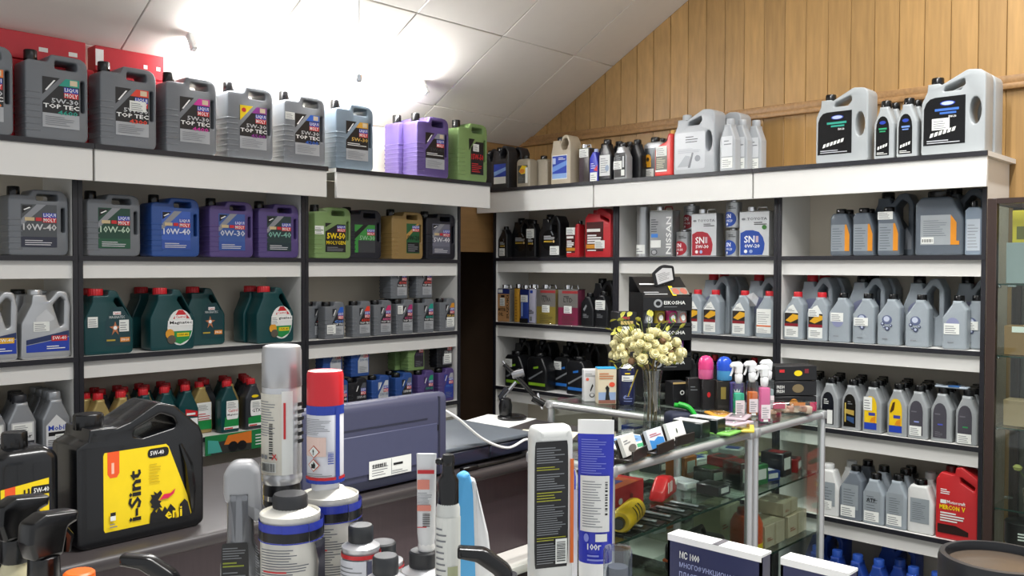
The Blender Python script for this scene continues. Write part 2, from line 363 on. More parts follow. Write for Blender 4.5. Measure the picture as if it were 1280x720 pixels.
# ---------------------------------------------------------------- container outlines (fractions of width and height)
OUT = {
 'canister': ([(0, 0, .06), (1, 0, .12), (1, .955, .2), (.40, .955, .06), (.35, .87, .05), (0, .87, .09)], [[(.46, .80, .03), (.83, .80, .05), (.82, .89, .04), (.47, .89, .03)], [(.88, .34, .02), (.945, .34, .02), (.945, .70, .02), (.88, .70, .02)]], (.17, .085, .105, .85, 1.0)),
 'squat': ([(0, 0, .06), (1, 0, .1), (1, .985, .2), (.47, .985, .06), (.45, .87, .03), (0, .87, .06)], [], (.23, .17, .2, .85, .985)),
 'teal_jug': ([(0, 0, .08), (1, 0, .1), (1, .52, .15), (.66, .97, .1), (.5, .985, .05), (.48, .9, .04), (.17, .9, .03), (.17, .8, .08), (0, .52, .2)], [[(.62, .85, .03), (.69, .86, .04), (.90, .58, .04), (.85, .53, .04), (.6, .8, .03)]], (.32, .13, .15, .88, 1.0)),
 'teal_bottle': ([(0, 0, .06), (1, 0, .08), (1, .55, .12), (.66, .84, .1), (.64, .9, 0), (.28, .9, 0), (.26, .84, .06), (0, .64, .2)], [], (.46, .17, .22, .88, 1.0)),
 'silver_jug': ([(0, 0, .08), (1, 0, .1), (.98, .42, .1), (1, .75, .1), (.93, .97, .1), (.74, .99, .12), (.54, .82, .05), (.5, .93, 0), (.24, .93, 0), (.22, .80, .08), (.02, .52, .2)], [[(.64, .78, .03), (.79, .9, .04), (.87, .84, .04), (.86, .5, .05), (.78, .45, .05)]], (.37, .12, .145, .91, 1.0)),
 'arch_jug': ([(0, 0, .08), (1, 0, .08), (1, .8, .2), (.86, .98, .15), (.66, .95, .12), (.5, .80, .08), (.47, .9, 0), (.2, .9, 0), (.18, .8, .06), (0, .52, .3)], [[(.6, .76, .05), (.74, .88, .06), (.88, .8, .08), (.88, .45, .05), (.78, .4, .05), (.6, .58, .08)]], (.335, .12, .145, .88, 1.0)),
 'oval_jug': ([(0, 0, .06), (1, 0, .06), (1, .98, .16), (.72, 1, .12), (.32, .85, .03), (.28, .87, 0), (.1, .87, 0), (.09, .78, .04), (0, .64, .14)], [[(.34, .765, .02), (.62, .765, .03), (.69, .83, .03), (.68, .9, .03), (.38, .82, .02)], [(.85+.09*cos(2*pi*k/14), .5+.165*sin(2*pi*k/14), 0) for k in range(14)]], (.19, .08, .1, .84, .965)),
 'shoulder': ([(0, 0, .06), (1, 0, .06), (1, .6, .2), (.74, .83, .1), (.72, .89, 0), (.28, .89, 0), (.26, .83, .1), (0, .6, .2)], [], (.5, .2, .25, .87, 1.0)),
 'offset': ([(0, 0, .07), (1, 0, .07), (1, .74, .14), (.82, .86, .06), (.8, .9, 0), (.42, .9, 0), (.4, .84, .06), (0, .58, .16)], [], (.61, .17, .21, .88, 1.0)),
 'slant': ([(0, 0, .05), (1, 0, .05), (1, .55, .35), (.74, .9, .14), (.12, .9, .1), (0, .8, .1)], [], (.42, .2, .24, .89, 1.0)),
 'ring_jug': ([(0, 0, .05), (1, 0, .05), (1, .62, .1), (.99, .85, .2), (.85, 1, .2), (.62, 1, .2), (.46, .83, .08), (.42, .9, 0), (.1, .9, 0), (.08, .78, .05), (0, .62, .1)], [[(.56, .70, .1), (.8, .70, .1), (.9, .82, .1), (.82, .93, .1), (.66, .93, .1), (.5, .8, .08)]], (.26, .13, .16, .88, .985)),
 'loop_jug': ([(0, 0, .05), (1, 0, .05), (1, .86, .06), (.62, 1, .08), (.48, .98, .05), (.45, .88, .04), (.12, .9, .06), (0, .8, .08)], [[(.57, .87, .03), (.93, .755, .03), (.93, .69, .03), (.6, .79, .03)]], (.28, .11, .14, .87, .97)),
 'shield': ([(0, 0, .08), (1, 0, .08), (1, .5, .2), (.7, .86, .12), (.68, .9, 0), (.3, .9, 0), (.28, .86, .12), (0, .72, .2)], [], (.49, .17, .21, .88, 1.0)),
 'flat_top': ([(0, 0, .06), (1, 0, .06), (1, .82, .14), (.8, .88, .05), (.2, .88, .05), (0, .82, .14)], [], (.42, .17, .2, .86, 1.0)),
 'side_neck': ([(0, 0, .06), (1, 0, .05), (1, .92, .05), (.72, .92, .03), (.66, .76, .1), (.1, .66, .1), (0, .58, .08)], [], (.86, .1, .13, .9, 1.0)),
}
_K = {}
def container(key, kind, W, H, D, bm_, cm, lab=None, bev=None, ribs=0, capseg=20, extra=None, cap_rib=0.):
    """part meshes of one kind of container: body (moulding with handle holes, neck), cap and printed label"""
    if key in _K: return _K[key]
    o, hs_, (cx, nr, cr, z0, z1) = OUT[kind]
    b = MB(); bev = bev or (.0055 if kind == 'squat' else min(D*.17, W*.1, .009)); X = cx*W-W/2
    hb = min(bev, .0055); rmin = 1.3*(hb if hs_ else bev)
    sc = lambda l: arc_poly([(p[0]*W-W/2, p[1]*H, max(p[2]*W, rmin) if len(p) > 2 and p[2] else 0) for p in l], 4)
    b.prism(sc(o), [sc(h) for h in hs_], D, hb if hs_ else bev, bm_)
    rn = min(nr*W, D*.4); b.lathe([(rn, (z0-.07)*H), (rn, z0*H+.004)], bm_, 16, (X, 0, 0))
    for k in range(ribs):
        z = H*(.1+.42*k/max(1, ribs-1)); b.box(-W/2-.0012, -W/2+W*.235, -D/2-.0012, D/2+.0012, z-.004, z+.004, bm_, .002, 1)
    if extra: extra(b, W, H, D, bm_)
    rc = min(cr*W, D*.46); c = MB(); h = (z1-z0)*H
    c.lathe([(rc*.97, z0*H), (rc, z0*H+.002), (rc*.98, z1*H-.003), (rc*.9, z1*H)], cm, capseg*2 if cap_rib else capseg, (X, 0, 0), rib=cap_rib)
    parts = [('body', b.mesh('body')), ('cap', c.mesh('cap'))]
    if lab:
        l = Lab(W, H, D); lab(l); parts += l.parts()
    _K[key] = parts; return parts
def rect_tin(key, W, H, D, m, lab=None, capm=None, strap=False):
    if key in _K: return _K[key]
    b = MB(); b.box(-W/2, W/2, -D/2, D/2, .003, H-.012, m, .006, 2)
    for z in (.0, H-.016): b.box(-W/2-.0015, W/2+.0015, -D/2-.0015, D/2+.0015, z, z+.005, CHROME, .0015, 1)
    parts = [('body', b.mesh('body'))]
    c = MB(); c.lathe([(.017, H-.013), (.019, H-.011), (.019, H+.008), (.016, H+.010)], capm or CHROME, 16, (-W*.22, 0, 0)); parts.append(('cap', c.mesh('cap')))
    s = MB(); s.tube([(-W*.02, 0, H-.012), (W*.02, 0, H+.006), (W*.3, 0, H+.006), (W*.34, 0, H-.012)], .0035, CHROME if not strap else strap, 6); parts.append(('handle', s.mesh('handle')))
    if lab: l = Lab(W+.003, H-.012, D); lab(l); parts += l.parts()
    _K[key] = parts; return parts
def round_tin(key, R, H, m, lab=None, top=CHROME):
    if key in _K: return _K[key]
    b = MB(); b.lathe([(R*.96, 0), (R, .002), (R, .006), (R*.985, .008), (R*.985, H-.014), (R, H-.012), (R, H-.006), (R*.95, H-.004), (R*.93, H-.012)], m, 28)
    c = MB(); c.lathe([(R*.42, H-.012), (R*.45, H-.01), (R*.45, H+.004), (R*.4, H+.006)], top, 18)
    parts = [('body', b.mesh('body')), ('cap', c.mesh('cap'))]
    if lab: l = Lab(2*R, H, 2*R, R*.985); l.D = 2*R*.985; lab(l); parts += l.parts()
    _K[key] = parts; return parts
def depth_of(parts): return -min(v.co.y for v in parts[0][1].vertices)
def width_of(parts): return 2*max(v.co.x for v in parts[0][1].vertices)
_busy = {}
def settle(key, a, d0, w, d, lim):
    """nearest free place on a shelf for a footprint w x d whose middle is at a, front at d0; None when the shelf is full there"""
    L_ = _busy.setdefault(key, [])
    def hit(a_, b_): return [q for q in L_ if a_+w/2 > q[0]-.0005 and a_-w/2 < q[1]+.0005 and b_+d > q[2]-.0005 and b_ < q[3]+.0005]
    if key[1] < 1.8:
        for lo_, hi_ in (((b0, b1), (b1, b2), (b2, b3)) if key[0] == 'L' else ((c3, c2), (c2, c1), (c1, c0))):
            if lo_ <= a <= hi_ and w < hi_-lo_-.04: a = min(max(a, lo_+.021+w/2), hi_-.021-w/2)
    b_ = min(d0, lim-d)
    for _ in range(6):
        for s in (0, .003, -.003, .004, -.004, .008, -.008, .012, -.012, .016, -.016):
            if not hit(a+s, b_): L_.append((a+s-w/2, a+s+w/2, b_, b_+d)); return a+s, b_
        b_ = max(q[3] for q in hit(a, b_))+.001
        if b_+d > lim: return None
    return None
def left(parts, pr, z, name, label, cat, back=0., rz=0., group=None, over=0.):
    """stand a container on the left-hand shelving: pr = where the right edge of its front shows, back = metres behind the shelf edge"""
    yf = YL+.012-over+back; d = depth_of(parts); w_ = width_of(parts)
    r = settle(('L', round(z, 2)), LX(pr, yf, 330)-w_/2, yf, w_, 2*d, YL+.274)
    if r is None: print('NO ROOM', label); return None
    return put(name, label, cat, parts, (r[0], r[1]+d, z), rz, group)
def right(parts, pl, z, name, label, cat, back=0., rz=0., group=None, over=0.):
    """the same on the right-hand shelving: pl = where the left edge of its front shows"""
    xf = XR+.012-over+back; d = depth_of(parts); w_ = width_of(parts)
    r = settle(('R', round(z, 2)), RY(pl, xf, 330)-w_/2, xf, w_, 2*d, XR+.274)
    if r is None: print('NO ROOM', label); return None
    return put(name, label, cat, parts, (r[1]+d, r[0], z), -pi/2+rz, group)
# ================================================================= goods on the shelves
G_LM = '#6c7075'; JUG = 'oil jug'; BOT = 'bottle'; TIN = 'oil tin'
def pm(h, r=.42): return mat(h, r, noise=.05, scale=12)
def brand(l, x0, z0, x1, z1):
    m = (z0+z1)/2; l.rect(x0, m, x1, z1, BLUEP).text('LIQUI', x0+.012, m+.006, x1-.012, z1-.006, WHITE)
    l.rect(x0, z0, x1, m, REDP).text('MOLY', x0+.012, z0+.006, x1-.012, m-.006, WHITE)
def lab_top(acc, visc, num, tag_=None, title='TOP TEC', vc='#8d8f93', body=G_LM):
    A = mat(acc, .4); LG = mat('#a9acb0', .45); DK = mat('#141518', .4)
    def f(l):
        l.pol([(.26, .50), (.26, .70), (.54, .70)], DK).pol([(.30, .55), (.33, .55), (.47, .67), (.44, .67)], WHITE)
        l.pol([(.26, .14), (.85, .14), (.85, .70), (.63, .70), (.26, .42)], DK)
        l.pol([(.52, .615), (.63, .70), (.85, .70), (.85, .615)], A); l.rect(.70, .63, .82, .69, mat('#d9c7a8', .4))
        l.rect(.26, .14, .85, .30, LG)
        brand(l, .60, .485, .835, .605)
        l.text(visc, .40, .415, .835, .47, mat(vc, .4), .02)
        if title: l.text(title, .27, .355, .845, .405, WHITE, .025)
        else: l.lines(.29, .35, .83, .40, 2, WHITE, .4)
        if num: l.text(num, .50, .29, .82, .34, A, .02)
        l.lines(.30, .17, .80, .28, 5, GREYINK, .3)
        if tag_ == 'white': l.sticker(.50, .44, .80, .56)
        if tag_ == 'side': l.sticker(.02, .60, .24, .70)
        if tag_ == 'yellow': l.pol([(.26, .50), (.26, .70), (.54, .70)], YELP).ell(.34, .64, .05, .03, REDP, 10)
    return f
def lab_old(bg, visc, vc, c2, name=None, gloss=.3):
    B = mat(bg, gloss); C2 = mat(c2, gloss)
    def f(l):
        l.rect(.20, .12, .80, .74, B).pol([(.20, .52), (.46, .74), (.62, .74), (.20, .42)], mat('#8b8d92', .3)).pol([(.22, .60), (.22, .72), (.40, .72)], INK)
        l.pol([(.24, .66), (.34, .70), (.36, .69), (.26, .65)], WHITE); l.rect(.20, .12, .80, .27, C2)
        brand(l, .56, .48, .79, .62); l.rect(.26, .50, .42, .55, mat('#c9b48a', .4)).rect(.44, .50, .54, .55, REDP)
        l.text(visc, .23, .36, .79, .46, mat(vc, .35), .02).lines(.26, .15, .74, .24, 3, mat('#d8d8dc', .4), .35)
        if name: l.text(name, .24, .285, .78, .335, mat(vc, .35))
    return f
def lm5(key, body, lab): return container(key, 'canister', .205, .305, .105, pm(body), PLBLACK, lab, ribs=7)
def lm4(key, body, lab): return container(key, 'canister', .195, .238, .105, pm(body), PLBLACK, lab, ribs=6)
def lm1(key, body, acc, visc, vc, title='TOP TEC', st=None, bg='#26272b'):
    A = mat(acc, .4); LG = mat('#a9acb0', .45); DK = mat(bg, .4)
    def f(l):
        l.pol([(.36, .56), (.36, .80), (.58, .80)], DK).pol([(.40, .62), (.44, .62), (.54, .77), (.50, .77)], WHITE)
        l.pol([(.36, .10), (.92, .10), (.92, .84), (.76, .84), (.36, .44)], DK).pol([(.62, .70), (.76, .84), (.92, .84), (.92, .70)], A).rect(.36, .10, .92, .34, LG if bg == '#26272b' else DK)
        brand(l, .64, .52, .91, .70); l.text(visc, .45, .42, .91, .50, mat(vc, .4), .02)
        if title: l.text(title, .38, .36, .91, .41, WHITE, .02)
        l.lines(.42, .13, .86, .30, 5, GREYINK, .3)
        if st == 'low': l.sticker(.06, .14, .50, .38)
        if st == 'high': l.sticker(.04, .58, .34, .82)
        if st == 'mid': l.sticker(.42, .14, .90, .42)
    return container(key, 'squat', .105, .168, .06, pm(body), PLBLACK, f, ribs=5)
ov = .078
# --- top of the left run
for pr, acc, v, n, tg, bc, lb in ((19, '#e8792b', '5W-40', '4100', None, G_LM, 'grey oil jug with an orange flash next to the teal flash one'),
    (112, '#1d9a86', '5W-30', '4600', None, G_LM, 'grey oil jug with a teal flash and numbers 4600'), (197, '#e2402a', '5W-30', '4300', 'white', G_LM, 'grey oil jug with a white price tag over its red flash'),
    (272, '#cf2f9a', '5W-30', '4400', None, G_LM, 'grey oil jug with magenta flash and numbers 4400'), (342, '#8a2f8f', '5W-30', '4500', 'yellow', G_LM, 'grey oil jug with a yellow triangle and purple 4500'),
    (407, '#2b62c4', '5W-30', '4200', 'side', G_LM, 'grey oil jug with a blue flash and a price tag under the cap'), (467, '#d8a13a', '5W-30', None, None, '#677683', 'blue-grey oil jug with gold 5W-30 at the end of the grey row')):
    left(lm5('lm5'+acc, bc, lab_top(acc, v, n, tg, title='TOP TEC' if n else None, vc='#d8b45a' if not n else '#c4c6c9')), pr, ZT, 'oil_jug', lb, JUG, over=ov, group='grey jugs along the top of the shelving')
PURP = '#52427a'; lp = lab_top('#8e939b', '5W-40', None, title=None, vc='#3c3c42')
left(lm5('lm5p', PURP, lp), 538, ZT, 'oil_jug', 'purple oil jug mostly hidden behind the other purple one on the top board', JUG, over=ov-.11, group='purple jugs on the top board')
left(lm5('lm5p', PURP, lp), 561, ZT, 'oil_jug', 'purple oil jug with a grey 5W-40 label on the top board', JUG, over=ov, group='purple jugs on the top board')
def lab_mol(l):
    l.pol([(.36, .50), (.36, .70), (.56, .70)], INK); l.rect(.42, .12, .86, .55, INK).pol([(.42, .55), (.60, .66), (.86, .66), (.86, .55)], INK)
    l.sticker(.50, .50, .70, .62).text('15W-50', .44, .36, .85, .46, REDP, .03).lines(.45, .16, .82, .32, 5, REDP, .4)
left(lm5('lm5g', '#76925a', lab_mol), 609, ZT, 'oil_jug', 'green oil jug with red 15W-50 on the top board', JUG, over=ov)
def red_carton():
    if 'redc' in _K: return _K['redc']
    b = MB().box(-.26, .26, -.035, .035, 0, .0935, mat('#c02330', .4), .003, 1)
    l = MB(); l.box(-.258, -.2, -.036, -.03, .02, .08, WHITE); 
    for x in (.1, .2): l.box(x, x+.03, -.0355, -.034, .035, .05, PAPER)
    _K['redc'] = [('carton', b.mesh('carton')), ('printed_label', l.mesh('printed_label'))]; return _K['redc']
for x, y, z, r, lb in ((1.12, 3.415, ZT, 0, 'red carton lying on the top board behind the grey jugs'), (1.12, 3.415, ZT+.0945, 0, 'red carton second in the stack behind the grey jugs'), (1.12, 3.415, ZT+.189, 0, 'red carton third in the stack behind the grey jugs'),
                       (1.09, 3.41, ZT+.2835, .0, 'red carton on top of the stack behind the grey jugs'), (1.66, 3.42, ZT, 0, 'red carton under the short red stack behind the grey jugs'), (1.66, 3.42, ZT+.0945, 0, 'red carton in the middle of the short red stack'), (1.66, 3.42, ZT+.189, 0, 'red carton third in the short red stack'), (1.64, 3.415, ZT+.2835, .0, 'red carton topmost in the short red stack')):
    t = put('red_carton', lb, 'carton', red_carton(), (x, y, z), r, 'red cartons on the shelving')
    if 'short' in lb: t.scale.x = .5; t.location.x = 1.515
# --- left run, first shelf
z = ZL[0]
for pr, body, lb_, lb in ((86, G_LM, lab_old('#4c4f52', '10W-40', '#c9c9c9', '#2a2c3c'), 'grey oil jug with a dark silver 10W-40 label'), (176, G_LM, lab_old('#14402f', '10W-60', '#b9d0b9', '#1d5238'), 'grey oil jug with a dark green 10W-60 label'),
    (250, '#274c8f', lab_old('#3b5fb5', '10W-40', '#d9dde8', '#2f4f9f'), 'blue oil jug with a blue 10W-40 label'), (317, '#52427a', lab_old('#39599c', '0W-30', '#c9ccd8', '#34539a'), 'purple oil jug with blue 0W-30 label'),
    (381, '#52427a', lab_old('#243a3c', '0W-40', '#7fb3a4', '#20343b'), 'purple oil jug with dark green 0W-40 label')):
    left(lm4('lm4'+body+str(pr), body, lb_), pr, z, 'oil_jug', lb, JUG, group='jugs on the shelf under the fascia')
def lab_5w50(l):
    l.sticker(.0, .44, .24, .60); l.pol([(.28, .58), (.28, .66), (.46, .66)], INK); l.rect(.28, .12, .84, .50, INK).pol([(.28, .50), (.6, .64), (.84, .64), (.84, .50)], INK)
    brand(l, .60, .50, .83, .62); l.text('5W-50', .32, .36, .82, .48, YELP, .03).text('MOLYGEN', .30, .26, .83, .33, YELP).lines(.32, .14, .8, .23, 3, GREYINK, .4)
left(lm4('lm4gr', '#76925a', lab_5w50), 439, z, 'oil_jug', 'green oil jug with a yellow 5W-50 label', JUG)
def lab_green(l): l.rect(.20, .12, .80, .66, mat('#3a8f3c', .3)).pol([(.2, .5), (.45, .66), (.6, .66), (.2, .38)], INK).rect(.3, .12, .8, .36, mat('#3b3d40', .3)); brand(l, .56, .46, .79, .58); l.text('5W-30', .34, .36, .79, .45, mat('#9fc79f', .4))
left(lm4('lm4bk', '#191b26', lab_green), 477, z, 'oil_jug', 'black oil jug with a bright green label', JUG, back=.03)
def lab_gold(l): l.rect(.46, .12, .88, .72, mat('#1f5a32', .35)).pol([(.46, .5), (.8, .72), (.88, .72), (.46, .4)], mat('#b68a45', .4)); brand(l, .64, .56, .87, .68); l.text('5W-20', .48, .38, .87, .48, mat('#101713', .4), .02).rect(.48, .14, .86, .34, INK).lines(.5, .16, .84, .32, 4, GREYINK, .4)
left(lm4('lm4go', '#8f7443', lab_gold), 529, z, 'oil_jug', 'tan gold oil jug with a green 5W-20 label', JUG)
left(lm4('lm4nb', '#12141f', lab_old('#6b6d7c', '5W-40', '#d8d8dc', '#5c5e6c')), 578, z, 'oil_jug', 'black oil jug with grey 5W-40 label beside the doorway', JUG)
# --- left run, second shelf
z = ZL[1]
def lab_silver(tagc):
    def f(l):
        l.pol([(.30, .60), (.50, .72), (.66, .60), (.66, .56), (.30, .5)], mat('#c6c8ca', .2)).pol([(.10, .10), (.96, .10), (.96, .30), (.10, .20)], BLUEP).pol([(.10, .21), (.96, .31), (.96, .40), (.10, .28)], mat('#27345e', .3))
        l.rect(.60, .25, .92, .33, mat(tagc, .4)).text('5W-40', .62, .27, .9, .32, WHITE).sticker(.24, .40, .56, .54).lines(.5, .14, .9, .2, 2, WHITE, .4)
    return f
SILV = mat('#b9bbbd', .3, .55, noise=.04); 
left(container('sj1', 'silver_jug', .165, .24, .09, SILV, SILV, lab_silver('#c9252b')), 93, z, 'oil_jug', 'silver oil jug with a whole arched handle and blue band', JUG, group='silver jugs')
left(container('sj2', 'silver_jug', .165, .24, .09, SILV, SILV, lab_silver('#e8b021')), 22, z, 'oil_jug', 'silver oil jug with a yellow flash cut by the frame', JUG, group='silver jugs')
left(container('sj3', 'silver_jug', .165, .24, .09, SILV, PLBLACK, None), 66, z, 'oil_jug', 'silver oil jug with a black cap behind the silver jugs', JUG, back=.12)
TEAL = mat('#0f4144', .3, noise=.08, scale=10); RCAP = mat('#c8202a', .4)
def lab_edge(l):
    l.pol([(.42, .12), (.94, .12), (.94, .52), (.78, .72), (.56, .72), (.42, .5)], mat('#153c42', .3)).rect(.58, .60, .74, .65, WHITE).text('Castrol', .59, .607, .73, .643, REDP, .02)
    l.text('MAGNATEC', .50, .545, .82, .585, mat('#c9d0d0', .4)).pol([(.62, .50), (.65, .43), (.74, .42), (.66, .38), (.69, .29), (.62, .35), (.55, .29), (.58, .38), (.50, .42), (.59, .43)], mat('#b9714a', .35))
    l.ell(.62, .40, .04, .03, WHITE, 10).rect(.44, .2, .62, .225, mat('#b59a3a', .4)).rect(.72, .18, .92, .25, mat('#d8862b', .4)).text('5W-30', .74, .195, .9, .235, WHITE)
def lab_edge_st(l): lab_edge(l); l.sticker(.70, .34, .90, .52); l.sticker(.06, .42, .26, .58, 5)
def lab_mag(l):
    l.ell(.66, .36, .29, .29, mat('#e6e7e4', .35), 24); l.pol([(.62, .64), (.72, .64), (.88, .50), (.50, .50)], REDP).rect(.54, .50, .80, .56, WHITE).text('Castrol', .56, .51, .78, .55, REDP, .02)
    l.rect(.38, .39, .95, .47, WHITE).text('Magnatec', .42, .40, .93, .465, INK, .02).pol([(.40, .30), (.93, .30), (.86, .16), (.66, .09), (.48, .14)], GREENP).rect(.58, .21, .86, .27, YELP).text('10W-40', .6, .22, .84, .26, INK)
    l.ell(.42, .26, .10, .08, mat('#dc9a2c', .4), 14).ell(.46, .17, .10, .07, mat('#5b5348', .4), 14)
def lab_mag_st(l): lab_mag(l); l.sticker(.38, .33, .58, .48)
def cas4(k, lab): return container(k, 'teal_jug', .178, .24, .085, TEAL, RCAP, lab, cap_rib=.06)
CE, CES, CM, CMS, CN = cas4('ce', lab_edge), cas4('ces', lab_edge_st), cas4('cm', lab_mag), cas4('cms', lab_mag_st), cas4('cn', None)
g4 = 'teal jugs on the middle shelf'
left(CES, 166, z, 'oil_jug', 'teal oil jug with a starburst and two price tags', JUG, group=g4); left(CN, 152, z, 'oil_jug', 'plain teal oil jug behind the double-tagged one', JUG, back=.1, group=g4)
left(CM, 243, z, 'oil_jug', 'teal oil jug with a white and green oval label, no tag', JUG, group=g4)
left(CE, 281, z, 'oil_jug', 'teal oil jug with a starburst and no price tag', JUG, back=.1, group=g4)
left(CN, 238, z, 'oil_jug', 'plain teal oil jug standing behind the oval-label jug', JUG, back=.09, group=g4)
left(CN, 222, z, 'oil_jug', 'plain teal oil jug at the back of the oval-label jugs', JUG, back=.175, group=g4)
left(CMS, 367, z, 'oil_jug', 'teal oil jug with oval label and a price tag over it', JUG, group=g4); left(CN, 350, z, 'oil_jug', 'plain teal oil jug behind the tagged oval-label jug', JUG, back=.09, group=g4)
for pr, acc, v, vc, st, lb in ((431, '#2b62c4', '4200', '#5d86d0', 'low', 'small grey oil can with a blue flash and a low price tag'), (464, '#e2402a', '4300', '#e2402a', None, 'small grey oil can with orange red flash and 4300'), (490, '#cf2f6a', '4400', '#cf5f8a', None, 'small grey oil can with a pink flash'),
    (517, '#a82f6f', '4500', '#b2466f', 'high', 'small grey oil can with a price tag beside its crimson flash'), (543, '#1d9a86', '4600', '#35a090', None, 'small grey oil can with a teal flash'), (570, '#d8922a', '5W-30', '#d8b45a', 'mid', 'small grey oil can with gold flash and tag at the row end')):
    left(lm1('l1'+acc, G_LM, acc, v, vc, st=st), pr, z, 'oil_can', lb, 'oil can', group='small grey cans')
P1 = lm1('l1x', G_LM, '#c03a4a', '4300', '#d2504a')
left(P1, 409, z, 'oil_can', 'small grey oil can hidden behind the blue flash can', 'oil can', back=.07, group='small grey cans')
for pr, lb in ((510, 'small grey oil can stacked on the row, beside the empty gap'), (541, 'small grey oil can stacked on the row, nearer the doorway')):
    left(P1, pr, z+.1688, 'oil_can', lb, 'oil can', back=.016, group='small grey cans'); 
left(P1, 505, z+.1688, 'oil_can', 'small grey oil can at the back of the upper row', 'oil can', back=.085, group='small grey cans'); left(P1, 500, z, 'oil_can', 'small grey oil can in the back row carrying the upper can', 'oil can', back=.08, group='small grey cans')
# --- left run, third shelf
z = ZL[2]
def lab_m1(l): l.pol([(.12, .08), (.9, .08), (.9, .5), (.5, .66), (.12, .5)], mat('#d9dadb', .3)).text('Mobil', .2, .42, .84, .50, BLUEP, .02).rect(.2, .34, .8, .4, INK).sticker(.44, .24, .84, .36).rect(.14, .08, .88, .18, mat('#22315f', .3)).lines(.18, .19, .8, .3, 4, INK, .3)
def lab_m2(l): l.rect(.12, .08, .9, .6, mat('#c9cacb', .3)).text('Super', .14, .34, .84, .42, INK, .02).sticker(.16, .44, .84, .58).rect(.12, .14, .9, .32, mat('#3a3b40', .3)).lines(.2, .16, .8, .3, 3, GREYINK, .4)
SB = mat('#9b9ea2', .35, .45, noise=.05); SCAP = mat('#2a2b30', .35)
M1, M2 = container('m1', 'shoulder', .092, .232, .055, SB, SB, lab_m1), container('m2', 'shoulder', .092, .232, .055, SB, SCAP, lab_m2)
left(M1, 86, z, 'oil_bottle', 'silver oil bottle with blue lettering and silver cap', BOT, group='silver bottles by the post'); left(M2, 44, z, 'oil_bottle', 'silver oil bottle with black Super lettering', BOT, group='silver bottles by the post'); left(M2, 6, z, 'oil_bottle', 'silver oil bottle cut off by the frame', BOT, group='silver bottles by the post')
for c_, p_ in ((86, M1), (44, M2), (6, M2)):
    for k in (1, 2, 3): left(p_, c_-2-k*1.5, z, 'oil_bottle', 'silver oil bottle in the files behind the lettered silver bottles', BOT, back=.06*k, group='silver bottles in files')
GOLD = mat('#a8935c', .35, .3, noise=.06); DGR = mat('#33363b', .35)
def lab_c(bg, kind):
    def f(l):
        if kind == 'magn': l.pol([(.12, .07), (.92, .07), (.92, .36), (.5, .40), (.2, .3)], GREENP).rr(.26, .26, .92, .62, .06, WHITE).text('Magnatec', .32, .32, .9, .37, INK).text('Castrol', .36, .40, .88, .46, REDP).rect(.12, .07, .92, .12, PAPER).lines(.16, .075, .88, .115, 1, REDP, .6).sticker(.26, .47, .9, .62)
        if kind == 'gtx': l.pol([(.12, .07), (.92, .07), (.92, .30), (.12, .24)], GREENP).rr(.24, .27, .94, .58, .06, WHITE).text('GTX', .34, .34, .82, .41, INK).ell(.5, .66, .2, .03, YELP, 12).rect(.12, .07, .92, .12, PAPER).lines(.16, .075, .88, .115, 1, REDP, .6).sticker(.3, .43, .92, .57)
        if kind == 'edge': l.rect(.16, .26, .92, .60, WHITE).sticker(.18, .44, .9, .58).lines(.2, .28, .88, .42, 3, REDP, .3).rect(.16, .08, .92, .25, GREENP)
        if kind == 'red': l.pol([(.3, .56), (.92, .50), (.92, .40), (.3, .44)], REDP).rect(.36, .44, .8, .48, WHITE).rect(.3, .1, .92, .38, WHITE).lines(.34, .14, .88, .34, 5, REDP, .3)
    return f
def cas1(k, m, lab): return container(k, 'teal_bottle', .082, .209, .055, m, RCAP, lab, cap_rib=.07, capseg=14)
C1 = {'t': cas1('c1t', TEAL, lab_c('', 'magn')), 'k': cas1('c1k', DGR, lab_c('', 'gtx')), 'g': cas1('c1g', GOLD, lab_c('', 'edge')), 'r': cas1('c1r', TEAL, lab_c('', 'red')), 'p': cas1('c1p', TEAL, None), 'gp': cas1('c1gp', GOLD, None), 'kp': cas1('c1kp', DGR, None)}
gc = 'red-capped bottles on the lower shelf'
for pr, k, bk, lb in ((329, 'k', 0, 'dark grey oil bottle with red cap and green label'), (299, 't', 0, 'teal oil bottle with red cap and white and green label'), (265, 'g', .06, 'gold oil bottle with red cap standing beside the teal ones'), (248, 'r', 0, 'teal oil bottle with a red and white label'),
    (222, 'p', 0, 'plain teal oil bottle seen over the black jug handle'), (197, 'p', 0, 'plain teal oil bottle between the gold bottles'), (172, 'gp', 0, 'gold oil bottle with red cap seen over the neck of the black jug'), (143, 'gp', 0, 'gold oil bottle with red cap, second from the dark post'), (115, 'gp', .0, 'gold oil bottle with red cap touching the dark post')):
    left(C1[k], pr, z, 'oil_bottle', lb, BOT, back=bk, group=gc)
for j, px0 in enumerate((117, 144, 172, 199, 226, 253, 279, 303, 327)):
    for k in (1, 2, 3):
        if px0 == 187 and k == 1: continue
        left(C1[('gp', 'p', 'p', 'kp')[(j+k) % 4] if j < 8 else 'kp'], px0-k*3, z, 'oil_bottle', 'red-capped oil bottle in the files at the back of the shelf', BOT, back=.0595*k, group='red-capped bottles in files')
ban = MB(); bx0, bx1 = LX(255, YL, 555), LX(374, YL, 550); ban.box(bx0, bx1, YL-.012, YL-.0065, z-.075, z+.003, mat('#1f7a45', .4), .001, 1)
bo = tag(ban.build('shelf_banner'), 'green printed strip hung on the shelf edge under the red-capped bottles', 'banner')
bl = Lab(bx1-bx0, .078, 0); bl.D = 0
